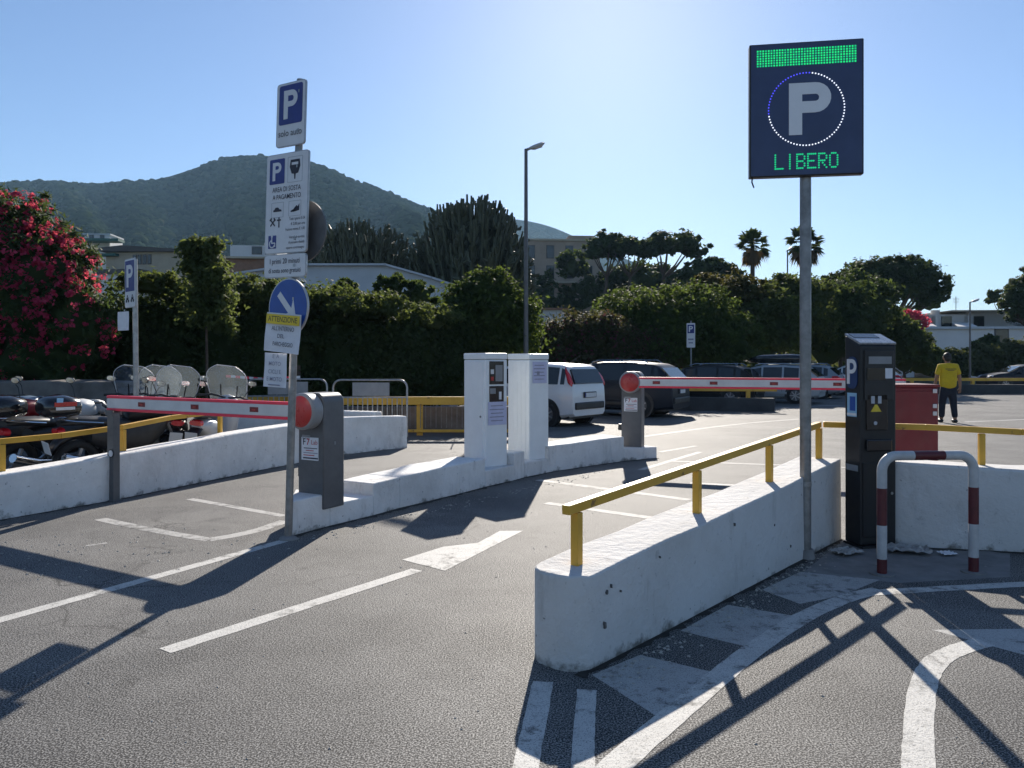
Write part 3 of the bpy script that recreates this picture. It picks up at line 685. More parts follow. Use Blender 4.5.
MM = PM(2.14, -.20, -30, .05); mb = MB(); mb.add(*wavy(.26, .27, 6, .004, 9)); mb.build('paper_notice', M['paper'], s2, M=MM, smooth=60)
sg = sg_keep

# ================================================================== PAY STATION, HOOP, RED CABINET, LITTER
M['badge_blue'] = mat('badge_blue', (.010, .035, .12), .4, 0, .15, 8)
ps_ = empty('pay_station', (2.895, 6.40, 0), R(13), 'dark pay machine with sloping light roof, blue P badge and keypad', 'pay machine')
w_, d_ = .345, .20
mb = MB(); mb.extr_y([(0, 0), (w_, 0), (w_, .02), (0, .02)], -.03, d_+.02); mb.build('plinth', M['black'], ps_)
mb = MB()
sidep = [(0, .02), (d_, .02), (d_, 1.775), (0, 1.69)]
vs = [(0, y, z) for y, z in sidep]+[(w_, y, z) for y, z in sidep]
mb.add(vs, [(0, 3, 2, 1), (4, 5, 6, 7), (0, 1, 5, 4), (1, 2, 6, 5), (2, 3, 7, 6), (3, 0, 4, 7)]); body = mb.build('machine_body', M['station'], ps_, bevel=.012)
mb = MB(); sl_ = math.atan2(.085, d_)
RM = Matrix.Translation((w_/2, d_/2, 1.745)) @ Matrix.Rotation(sl_, 4, 'X')
mb.box((0, 0, 0), (w_+.006, d_*1.08, .018)); roof = mb.build('roof_panel', M['station_roof'], ps_, M=RM, bevel=.004)
mb = MB(); mb.box((-.03, .05, .0105), (w_*.72, .085, .004)); mb.build('solar_cell', M['black_gloss'], roof, M=RM)
mb = MB(); mb.box((.175, -.004, 1.44), (.28, .014, .42)); pf = mb.build('control_panel', M['black'], ps_, bevel=.006)
q = MB(); q.box((.18, -.013, 1.565), (.22, .006, .062)); q.build('name_strip', M['housing_lt'], pf)
q = MB(); q.box((.145, -.013, 1.45), (.18, .006, .10)); q.build('display', M['black_gloss'], pf)
q = MB(); q.box((.262, -.0135, 1.455), (.07, .007, .085)); q.build('instruction_sticker', M['paper'], pf)
mb = MB(); mb.box((.155, -.004, 1.13), (.20, .014, .30)); kp = mb.build('payment_panel', M['black_gloss'], ps_, bevel=.006)
q = MB(); q.mat(0).box((.11, -.013, 1.235), (.032, .006, .062)); q.box((.175, -.013, 1.235), (.032, .006, .062)); q.mat(1).extr_y([(.09, 1.135), (.19, 1.135), (.15, 1.195), (.13, 1.195)], -.016, -.010); q.mat(0).disc((.135, 1.04), .016, -.016, -.01, 12); q.build('coin_slot', [M['letter_grey'], M['hilite']], kp)
mb = MB(); mb.box((.17, -.012, .855), (.24, .03, .10)); mb.build('ticket_tray', M['black_gloss'], ps_, bevel=.01)
mb = MB(); mb.box((.172, -.003, .40), (.30, .010, .62)); dr = mb.build('door', M['station'], ps_, bevel=.005)
q = MB(); q.cyl((.295, -.007, .45), (.295, -.015, .45), .012, 10); q.build('lock', M['steel'], dr)
LM = Matrix.Translation((-.003, d_/2, 0)) @ Matrix.Rotation(R(-90), 4, 'Z')
mb = MB(); mb.extr_y(rrect(.135, .27, .06, 5, 0, 1.46), -.003, .001); bd = mb.build('parking_badge', M['badge_blue'], ps_, M=LM)
q = MB(); pshape(q, 0, 1.47, .21, .12, .032, -.006, -.003); q.build('letter', M['sign_white'], bd, M=LM)
mb = MB(); mb.box((.0, -.001, 1.19), (.12, .003, .20)); b2 = mb.build('info_sticker', mat('pale_blue_print', (.25, .45, .62), .5), ps_, M=LM)
q = MB(); q.mat(0).box((.01, -.004, 1.20), (.07, .002, .12)); q.mat(1).box((0, -.004, 1.11), (.12, .002, .02)); q.build('print', [M['disc_blue'], M['sign_white']], b2, M=LM)
mb = MB(); mb.box((.0, -.001, .66), (.15, .003, .05)); mb.build('serial_plate', M['housing_lt'], ps_, M=LM)

hp = empty('hoop_barrier', (2.70, 5.62, 0), R(4), 'red and white striped steel hoop standing in front of the pay machine', 'hoop')
W_, H_, rr_ = .70, .865, .11; pts = []
def arc(cx, cz, a0, a1, n): return [(cx+rr_*math.cos(R(a0+(a1-a0)*i/n)), 0, cz+rr_*math.sin(R(a0+(a1-a0)*i/n))) for i in range(n+1)]
up = [(0, 0, 0), (0, 0, .115), (0, 0, .36), (0, 0, .63), (0, 0, H_-rr_)]
chain = up+arc(rr_, H_-rr_, 180, 90, 8)[1:]+[(.235, 0, H_), (.47, 0, H_)]+arc(W_-rr_, H_-rr_, 90, 0, 8)+[(W_, 0, .63), (W_, 0, .36), (W_, 0, .115), (W_, 0, 0)]
bands = []
mb = MB(); n_ = 16; mb.tube(chain, .0345, n_)
ms = []
for i in range(len(chain)-1):
    a, b = chain[i], chain[i+1]; mz = (a[2]+b[2])/2; mx = (a[0]+b[0])/2
    red = (mz < .115) or (.36 < mz < .63) or (mz > H_-.001 and .235 <= mx <= .47)
    ms += [1 if red else 0]*n_
mb.m = ms+[1, 1]; mb.build('tube', [M['hoop_white'], M['hoop_red']], hp, smooth=50)
for x in (0, W_):
    q = MB(); q.cyl((x, 0, 0), (x, 0, .012), .085, 20); q.build('foot', M['concrete'], hp)

rc = empty('metal_cabinet', (3.97, 8.25, 0), R(-3), 'dark red metal cabinet standing between the pay machine and the man in yellow', 'cabinet')
mb = MB(); mb.box((.28, .25, .66), (.62, .5, 1.26)); mb.build('cabinet_body', M['maroon'], rc, bevel=.03, seg=3)
mb = MB(); mb.box((.28, .25, 1.295), (.64, .52, .03)); mb.build('lid', M['maroon'], rc, bevel=.01)
mb = MB(); mb.box((.26, -.004, .66), (.52, .012, 1.16)); mb.build('door', M['maroon'], rc, bevel=.005)
for z in (1.24, 1.08, 1.0):
    q = MB(); q.box((.54, -.014, z), (.045, .012, .045)); q.build('hinge', M['letter_grey'], rc, bevel=.006)
mb = MB(); mb.box((.28, .25, .015), (.56, .44, .03)); mb.build('plinth', M['black'], rc)

def litter(loc, s, rz, label, seed, m='paper'):
    rr = random.Random(seed); n = 9; vs = []; fs = []
    for j in range(n+1):
        for i in range(n+1):
            x, y = (i/n-.5)*s, (j/n-.5)*s*.7; h = .012+.05*s*(abs(math.sin(i*1.3+seed))*abs(math.cos(j*.9+seed*2)))*2+rr.uniform(0, .02)*s
            vs.append((x+rr.uniform(-1, 1)*s*.03, y+rr.uniform(-1, 1)*s*.03, h))
    for j in range(n):
        for i in range(n): a = j*(n+1)+i; fs.append((a, a+1, a+n+2, a+n+1))
    mb = MB(); mb.add(vs, fs); o = mb.build('litter', M[m], smooth=25); o.location = loc; o.rotation_euler = (0, 0, rz); tag(o, label, 'litter')
M['news'] = mat('crumpled_newspaper', (.36, .35, .33), .9, 0, .5, 18, .3)
litter((2.70, 6.22, .004), .24, .5, 'crumpled paper scrap lying left of the pay machine foot', 1, 'news')
litter((3.22, 6.28, .004), .34, -.3, 'crumpled newspaper lying right of the pay machine foot', 2, 'news')
litter((3.49, 6.17, .004), .13, .2, 'small white scrap lying at the foot of the dirty wall', 4)
# ================================================================== CARS
def car(name, kind, loc, head, paint, label, roofbox=False):
    """local: front +X, left +Y; head = heading angle"""
    S = dict(
      micro=dict(L=3.65, W=1.62, H=1.53, zb=.98, wr=.295, fw=1.20, rw=-1.10, prof=[(-1.82, .72), (-1.80, 1.00), (-1.60, 1.44), (-1.42, 1.50), (-.75, 1.535), (.05, 1.52), (.42, 1.44), (.98, 1.03), (1.45, .94), (1.74, .80), (1.82, .62)], ri=1, wi=6),
      suv=dict(L=4.4, W=1.82, H=1.65, zb=1.05, wr=.345, fw=1.36, rw=-1.28, prof=[(-2.2, .78), (-2.17, 1.06), (-1.80, 1.50), (-1.62, 1.58), (-.8, 1.645), (.05, 1.63), (.50, 1.54), (1.10, 1.12), (1.7, 1.04), (2.08, .92), (2.2, .70)], ri=1, wi=6),
      hatch=dict(L=4.05, W=1.74, H=1.45, zb=.93, wr=.31, fw=1.28, rw=-1.20, prof=[(-2.02, .72), (-1.99, .98), (-1.58, 1.34), (-1.35, 1.41), (-.75, 1.45), (0., 1.44), (.42, 1.36), (1.08, .97), (1.55, .90), (1.92, .78), (2.02, .60)], ri=1, wi=6),
      sedan=dict(L=4.5, W=1.76, H=1.42, zb=.92, wr=.31, fw=1.38, rw=-1.30, prof=[(-2.25, .70), (-2.2, .98), (-1.55, 1.03), (-.95, 1.34), (-.55, 1.42), (.1, 1.42), (.5, 1.34), (1.15, .97), (1.7, .90), (2.1, .78), (2.25, .58)], ri=2, wi=6))[kind]
    r = empty(name, loc, head, label, 'car'); W = S['W']/2; zb = S['zb']; P = S['prof']; L2 = S['L']/2
    xs = []
    def ztop(x):
        for (a, za), (b, z2) in zip(P, P[1:]):
            if a <= x <= b: return za+(z2-za)*(x-a)/(b-a)
        return P[-1][1]
    rows = []
    for (x, zt_) in P:
        e = abs(x)/L2; tw = 1-.10*max(0, (e-.62)/.38)**2.2
        w_ = W*tw; z0 = .20+.06*max(0, (e-.8)/.2)
        cab = zt_ > zb+.10; zbl = min(zb, zt_-.05)
        tum = .42*(zt_-zb) if cab else .05
        we = w_*.965-tum*.55; zr = zt_-.055 if cab else zt_-.015
        rows.append([(w_*.86, z0), (w_*.97, z0+.07), (w_, .52), (w_*.985, min(.80, zbl-.03)), (w_*.965, zbl), (we, zr), (we*.90, zt_-.014), (we*.45, zt_)])
    mb = MB(); k = len(rows[0]); vs = []; ring = 2*k
    for (x, _), row in zip(P, rows):
        vs += [(x, -y, z) for y, z in row]+[(x, y, z) for y, z in row[::-1]]
    fs = []
    n = len(P)
    for i in range(n-1):
        for j in range(ring):
            a, b = i*ring+j, i*ring+(j+1) % ring; c, d = a+ring, b+ring; fs.append((a, c, d, b))
    fs += [tuple(range(ring)), tuple((n-1)*ring+j for j in range(ring))[::-1]]
    mb.add(vs, fs); body = mb.build('body', paint, r, smooth=32, bevel=.02)
    def q3(i, j, side): y, z = rows[i][j]; return Vector((P[i][0], side*y, z))
    def pane(nm, c4, inset, out=.010, parent=None, m='glass'):
        c = sum(c4, Vector())/4; q = [p.lerp(c, 0) for p in c4]
        u = (q[1]-q[0]).normalized(); nn = (q[1]-q[0]).cross(q[3]-q[0]).normalized()
        if nn.dot(c-Vector((0, 0, .7))) < 0: nn = -nn
        def ins(p, a, b): return p+(a-p).normalized()*inset+(b-p).normalized()*inset
        q = [ins(q[0], q[1], q[3]), ins(q[1], q[0], q[2]), ins(q[2], q[3], q[1]), ins(q[3], q[2], q[0])]
        g = MB(); vv = [p+nn*out for p in q]+[p-nn*.004 for p in q]; g.add(vv, [(0, 1, 2, 3), (7, 6, 5, 4), (0, 4, 5, 1), (1, 5, 6, 2), (2, 6, 7, 3), (3, 7, 4, 0)])
        return g.build(nm, M[m], parent or r)
    ri, wi = S['ri'], S['wi']
    def edge_w(i, j): return rows[i][j][0]
    # rear window and windscreen as panels across the slope
    for nm, a, b in (('rear_window', ri, ri+1), ('windscreen', wi+1, wi)):
        lo, hi = Vector((P[a][0], 0, P[a][1])), Vector((P[b][0], 0, P[b][1]))
        wl, wh = rows[a][5][0]*.98, rows[b][5][0]*.97
        pane(nm, [Vector((lo.x, -wl, rows[a][5][1])), Vector((lo.x, wl, rows[a][5][1])), Vector((hi.x, wh, rows[b][5][1])), Vector((hi.x, -wh, rows[b][5][1]))], .035, .055)
    for sd in (-1, 1):      # side windows between belt and roof edge
        for i in range(ri+1, wi):
            pane('side_window', [q3(i, 4, sd), q3(i+1, 4, sd), q3(i+1, 5, sd), q3(i, 5, sd)], .035, .010)
        if kind != 'sedan':
            i = wi; pane('side_window', [q3(i, 4, sd), q3(i+1, 4, sd).lerp(q3(i, 4, sd), .35), q3(i+1, 5, sd).lerp(q3(i, 5, sd), .42), q3(i, 5, sd)], .03, .010)
    # wheels
    for wx in (S['fw'], S['rw']):
        for sd in (-1, 1):
            y = sd*(W-.02); wr = S['wr']
            h = MB(); h.cyl((wx, y-sd*.12, wr+.02), (wx, y+sd*.022, wr+.02), wr+.065, 28); h.build('wheel_arch', M['black'], r, smooth=40)
            wt = MB(); wt.tube([(wx, y-sd*.16, wr), (wx, y-sd*.13, wr), (wx, y+sd*.015, wr), (wx, y+sd*.035, wr)], [wr-.03, wr, wr, wr-.035], 28); wl = wt.build('wheel', M['tyre'], r, smooth=40)
            rm = MB(); rm.cyl((wx, y+sd*.03, wr), (wx, y+sd*.040, wr), wr*.62, 24)
            rm.build('rim', M['housing'], wl, smooth=40); sp = MB()
            for a in range(7):
                t = a*2*math.pi/7; sp.sqbar((wx, y+sd*.043, wr), (wx+math.cos(t)*wr*.6, y+sd*.043, wr+math.sin(t)*wr*.6), .034)
            sp.cyl((wx, y+sd*.035, wr), (wx, y+sd*.055, wr), .05, 12); sp.build('spokes', M['rim'], wl)
    # bumpers, lights, plate, mirrors, handles
    xr = P[0][0]; wr_ = rows[0][2][0]
    b = MB(); b.box((xr-.012, 0, .50), (.07, wr_*1.75, .17)); b.build('rear_bumper', M['black'] if kind in ('micro', 'suv') else paint, r, bevel=.03, seg=3)
    xf = P[-1][0]; b = MB(); b.box((xf+.0, 0, .42), (.06, wr_*1.6, .20)); b.build('front_bumper', M['black'], r, bevel=.03)
    b = MB(); b.box((xr-.018, 0, .76), (.03, .56, .14)); nb = b.build('plate_recess', M['black'], r, bevel=.01)
    b = MB(); b.mat(0).box((xr-.036, 0, .755), (.008, .50, .105)); b.mat(1).box((xr-.0375, .23, .755), (.008, .04, .105)); b.build('number_plate', [M['plate'], M['sign_blue']], r)
    for sd in (-1, 1):
        b = MB()
        if kind == 'micro':
            y = rows[2][5][0]*1.0; b.add([], []); x0 = P[1][0]; b.loft([(x0+.02, sd*(W*.88), 1.02, .07, .05), (x0+.10, sd*(W*.86), 1.12, .10, .10), (x0+.20, sd*(W*.80), 1.28, .08, .08), (x0+.26, sd*(W*.76), 1.38, .05, .05)], 10)
        else: b.loft([(xr+.0, sd*W*.70, zb-.06, .17, .05), (xr+.10, sd*W*.74, zb-.03, .20, .075), (xr+.30, sd*W*.90, zb-.02, .09, .05)], 10)
        b.build('tail_lamp', M['tail'], r, smooth=50)
        b = MB(); b.loft([(xf-.42, sd*W*.82, .76, .08, .06), (xf-.25, sd*W*.78, .74, .14, .08), (xf-.06, sd*W*.68, .68, .13, .07)], 10); b.build('headlight', M['letter_grey'], r, smooth=50)
        b = MB(); xm = P[wi][0]+.22; b.loft([(xm-.06, sd*(W+.09), zb+.07, .09, .07), (xm, sd*(W+.10), zb+.07, .11, .085), (xm+.09, sd*(W+.08), zb+.06, .07, .05)], 10); b.tube([(xm, sd*(W-.08), zb+.0), (xm, sd*(W+.05), zb+.05)], .022, 6); b.build('wing_mirror', paint, r, smooth=50)
        for hx in (-.62, .28):
            b = MB(); b.box((hx, sd*(W*.99+.004), zb-.09), (.17, .03, .028)); b.build('door_handle', M['black'] if kind == 'micro' else paint, r, bevel=.008)
        b = MB()
        for sx in (-.72, .20, 1.0):
            b.box((sx, sd*(W*.995), .66), (.008, .012, .56))
        b.build('door_seam', M['black'], r)
        b = MB(); b.box((0.05, sd*(W*1.0+.0), .40), (1.9, .02, .09)); b.build('side_trim', M['black'] if kind in ('micro', 'suv') else paint, r, bevel=.008)
        if kind in ('suv', 'hatch') or roofbox:
            b = MB(); yy = rows[4][6][0]*.92; b.tube([(-1.45, sd*yy, P[3][1]-.01), (-1.3, sd*yy, P[4][1]+.035), (.1, sd*yy, P[5][1]+.045), (.3, sd*yy, P[5][1]-.02)], .017, 6); b.build('roof_rail', M['chrome'], r, smooth=50)
    b = MB(); b.cyl((-1.2, 0, P[3][1]+.02), (-1.55, 0, P[3][1]+.22), .006, 6); b.build('aerial', M['black'], r)
    b = MB(); b.box((-.1, 0, .24), (S['L']*.86, W*1.7, .10)); b.build('underbody', M['black'], r)
    if roofbox:
        zt = S['H']; b = MB(); b.loft([(-1.55, 0, zt+.20, .16, .06), (-1.45, 0, zt+.22, .36, .15), (-.9, 0, zt+.23, .41, .18), (.2, 0, zt+.22, .40, .17), (.55, 0, zt+.18, .25, .10), (.68, 0, zt+.15, .1, .05)], 16); rb = b.build('roof_box', M['black_gloss'], r, smooth=60)
        b = MB()
        for x in (-1.0, .15): b.sqbar((x, -.66, zt+.045), (x, .66, zt+.045), .035)
        b.build('roof_bars', M['chrome'], r)
    return r
pw = N('white_car_paint'); pw.set(Base_Color=(.68, .69, .70), Roughness=.28, Coat_Weight=.5); M['car_white'] = pw.m
def cp(n, c, metal=.3): x = N(n); x.set(Base_Color=c, Roughness=.38, Metallic=metal*.5, Coat_Weight=.06, Coat_Roughness=.08, Specular_IOR_Level=.2); return x.m
M['car_dark'] = cp('dark_blue_car_paint', (.012, .016, .026)); M['car_black'] = cp('black_car_paint', (.012, .013, .014)); M['car_silver'] = cp('silver_car_paint', (.36, .38, .40), .6); M['car_grey'] = cp('grey_car_paint', (.25, .28, .31), .5)
HD = R(150)
def rear_right(pxr, d, W, L, back=0):  # centre from the pixel column of the rear right corner
    p = at(pxr, 400, d); h = Vector((math.cos(HD), math.sin(HD), 0)); lft = Vector((-h.y, h.x, 0))
    c = p+h*(L/2)+lft*(W/2); return (c.x, c.y, 0)
car('parked_car', 'micro', rear_right(607, 19.6, 1.62, 3.45), R(142), M['car_white'], 'small white car with tall red tail lamps, parked nearest beyond the white cabinets').scale = (.95, 1, 1)
car('parked_car', 'suv', rear_right(691, 22.6, 1.82, 4.4), HD, M['car_dark'], 'dark sport utility car parked right of the small white car').scale = (1, .96, .955)
car('parked_car', 'hatch', rear_right(765, 27.8, 1.74, 4.05), HD, M['car_black'], 'black hatchback parked behind the low dark wall with a yellow rail')
car('parked_car', 'hatch', rear_right(826, 29.5, 1.74, 4.05), HD, M['car_silver'], 'silver car carrying a black roof box', roofbox=True)
car('parked_car', 'hatch', rear_right(845, 33.5, 1.74, 4.05), HD, M['car_grey'], 'grey car half hidden behind the silver car with the roof box')
car('parked_car', 'hatch', rear_right(903, 36.0, 1.74, 4.05), HD, M['car_white'], 'pale car whose red tail lamp shows just right of the pay machine')
car('parked_car', 'sedan', (28.8, 43.2, 0), R(170), M['car_dark'], 'dark saloon parked side on at the far right behind the yellow rail')
car('parked_car', 'sedan', (33.8, 44.4, 0), R(170), M['car_black'], 'black saloon at the right edge, beyond the other dark saloon')
# white van far right
vr = empty('parked_van', (33.4, 49, 0), R(170), 'white van partly visible at the right edge behind the dark saloons', 'van')
mb = MB(); prof = [(-2.4, .35), (2.4, .35), (2.4, .95), (2.1, 1.1), (1.5, 1.85), (1.2, 2.05), (-2.3, 2.05), (-2.4, 1.95)]
mb.extr_y(prof, -.9, .9); mb.build('body', M['car_white'], vr, bevel=.08, seg=3, smooth=35)
for s_ in (-1, 1):
    mb = MB(); mb.extr_y([(.6, 1.15), (1.9, 1.15), (1.5, 1.75), (.6, 1.75)], s_*.9-.01, s_*.9+.01); mb.build('side_window', M['glass'], vr)
    for x in (-1.5, 1.55):
        mb = MB(); mb.cyl((x, s_*.7, .33), (x, s_*.92, .33), .33, 24); mb.build('wheel', M['tyre'], vr, smooth=40)
# ================================================================== LOT WALLS AND RAILS further off
def lot_wall(pts, h, label, rail_z, posts, m='concrete'):
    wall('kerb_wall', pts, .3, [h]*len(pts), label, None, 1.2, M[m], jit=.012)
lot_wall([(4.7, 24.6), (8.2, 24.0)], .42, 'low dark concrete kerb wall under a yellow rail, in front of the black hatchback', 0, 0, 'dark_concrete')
def rail_on(pts, z, posts, label, z0, wd=.12):
    railing('handrail', [(*p, z) for p in pts], [(*p, z0, z-wd/2) for p in posts], None, label, wd=wd)
rail_on([(5.0, 24.7), (8.3, 24.15)], .69, [(5.3, 24.65), (7.45, 24.3)], 'yellow rail on the low dark kerb wall in front of the black hatchback', .4, .13)
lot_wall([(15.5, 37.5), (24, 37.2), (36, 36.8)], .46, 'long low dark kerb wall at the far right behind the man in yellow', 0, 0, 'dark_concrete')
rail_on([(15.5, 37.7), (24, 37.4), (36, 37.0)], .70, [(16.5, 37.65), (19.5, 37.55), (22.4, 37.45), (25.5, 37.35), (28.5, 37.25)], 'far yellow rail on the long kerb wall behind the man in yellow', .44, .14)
# guard rail behind the crowd barriers
gr = empty('guard_rail', (-3.0, 16.2, 0), 0, 'long weathered yellow guard rail with bar infill, left of the white cabinets', 'guard rail')
gx0, gx1 = -3.1, 3.2
for nm, z, h, dd in (('top_beam', .735, .17, .10), ('bottom_beam', .10, .06, .06)):
    mb = MB(); mb.box(((gx0+gx1)/2, 0, z), (gx1-gx0, dd, h)); mb.build(nm, M['yellow'], gr, bevel=.01)
for x in (gx0+.05, -.9, 1.05, 3.1):
    mb = MB(); mb.box((x, .08, .35), (.13, .06, .74)); mb.build('post', M['yellow'], gr, bevel=.006)
mb = MB(); x = gx0+.1
while x < gx1: mb.cyl((x, .03, .16), (x, .03, .66), .007, 5); x += .11
mb.build('infill_bars', M['steel_dark'], gr)
mb = MB(); mb.cyl((2.0, -.08, .55), (2.22, -.10, 1.30), .012, 6); tag(mb.build('leaning_stick', M['post_grey'], None, M=Matrix.Translation(gr.location)), 'thin dark stick leaning against the yellow guard rail', 'stick')
mb = MB(); mb.box((0, 0, .28), (6.4, .22, .58)); o = mb.build('kerb_wall', M['stone'], None, M=Matrix.Translation((-3.0, 17.0, 0)), bevel=.02); tag(o, 'low rough wall in shade behind the yellow guard rail', 'wall')

# ================================================================== CROWD BARRIERS
def crowd(loc, rz, label, w_=1.45):
    r = empty('crowd_barrier', loc, R(rz), label, 'crowd barrier', 'steel crowd barriers by the guard rail'); H = 1.20; q = .15
    fr = [(-w_/2, 0, .1)]+[(-w_/2, 0, H-q)]+[(-w_/2+q-q*math.cos(R(a)), 0, H-q+q*math.sin(R(a))) for a in (22, 45, 67, 90)]
    fr += [(-x, y, z) for x, y, z in fr[::-1]]; mb = MB(); mb.tube(fr, .021, 8); mb.tube([(-w_/2, 0, .14), (w_/2, 0, .14)], .018, 8); mb.tube([(-w_/2, 0, .86), (w_/2, 0, .86)], .016, 8)
    mb.build('frame', M['steel'], r, smooth=50)
    mb = MB(); n = 15
    for i in range(1, n): x = -w_/2+w_*i/n; mb.cyl((x, 0, .14), (x, 0, .86), .011, 6)
    mb.build('bars', M['steel'], r)
    mb = MB(); mb.box((.02, -.01, 1.02), (w_*.50, .012, .26)); mb.build('panel', M['housing_lt'], r, bevel=.004)
    for s_ in (-1, 1):
        mb = MB(); x = s_*(w_/2-.08); mb.tube([(x, -.30, 0), (x, -.04, .16), (x, .04, .16), (x, .30, 0)], .016, 7); mb.build('foot', M['steel'], r, smooth=50)
    return r
crowd((at(370, 440, 15.0).x, 15.0, 0), -2, 'steel crowd barrier with grey panel, standing just behind the end of the white wall')
crowd((at(287, 440, 15.6).x, 15.6, 0), 3, 'steel crowd barrier with grey panel, half hidden behind the taped paper notice', 1.6)
tp = MB(); pts = [at(226, 376, 15.8), at(245, 377.5, 15.75), at(262, 379, 15.7), at(300, 377, 15.6)]
for i in range(12):
    def f(t): t = t*3; k = min(2, int(t)); return pts[k].lerp(pts[k+1], t-k)
    a, b = f(i/12), f((i+1)/12); tp.mat(i % 2); tp.add([a+Vector((0, 0, -.025)), b+Vector((0, .01, -.025)), b+Vector((0, .01, .025)), a+Vector((0, 0, .025))], [(0, 1, 2, 3)])
tag(tp.build('barrier_tape', [M['red_edge'], M['sign_white']]), 'red and white tape strung from the crowd barrier into the hedge', 'tape')

# ================================================================== LAMP POSTS AND FAR SIGNS
def lamp(x, y, h, label, arm, r=.055, z=0):
    o = empty('street_lamp', (x, y, z), 0, label, 'street lamp')
    mb = MB(); mb.tube([(0, 0, -.1), (0, 0, h*.35), (0, 0, h)], [r*1.25, r, r*.75], 10); mb.build('pole', M['post_grey'], o, smooth=50)
    mb = MB(); mb.tube([(0, 0, h-.03), (arm*.4, 0, h+.05)], r*.6, 8); mb.build('arm', M['steel_dark'], o, smooth=50)
    mb = MB(); s = 1 if arm > 0 else -1; L = abs(arm)
    mb.loft([(s*L*.18, 0, h+.02, .05, .03), (s*L*.45, 0, h+.05, .13, .06), (s*L*.9, 0, h+.13, .15, .055), (s*L*1.08, 0, h+.17, .06, .02)], 12); hd = mb.build('lamp_head', M['letter_grey'], o, smooth=60)
    mb = MB(); mb.loft([(s*L*.5, 0, h+.005, .09, .02), (s*L*.95, 0, h+.085, .09, .02)], 10); mb.build('lens', M['sign_white'], hd, smooth=60)
    return o
lamp(at(526, 362, 22.4).x, 22.4, (362-149)/FPX*22.4+EYE, 'tall slim street lamp standing in the hedge behind the white cabinets', .50, .065)
lamp(at(970, 362, 42).x, 42.0, (362-302)/FPX*42+EYE, 'thin street lamp in front of the white terraced houses at right', .45, .05)
lamp(at(787.5, 362, 44).x, 44.0, (362-250)/FPX*44+EYE, 'thin dark lamp pole just left of the right hand palm', .25, .05)
fs_ = empty('sign_post', (at(691, 362, 28.9).x, 28.9, 0), 0, 'small distant parking sign on a thin pole above the black hatchback', 'sign post')
mb = MB(); mb.cyl((0, 0, 0), (0, 0, 3.1), .03, 8); mb.build('pole', M['steel_dark'], fs_)
sg = fs_; MM = PM(2.55, 0, -25, .03); p = plate('parking_plate', .32, .92, MM); stamp(p, MM, [('sign_blue', rect(0, .24, .25, .32, -.005)), ('sign_white', pp(0, .24, .22)), ('ink_faint', rect(0, -.15, .2, .06, -.005)), ('ink_faint', rect(0, -.28, .16, .05, -.005))])
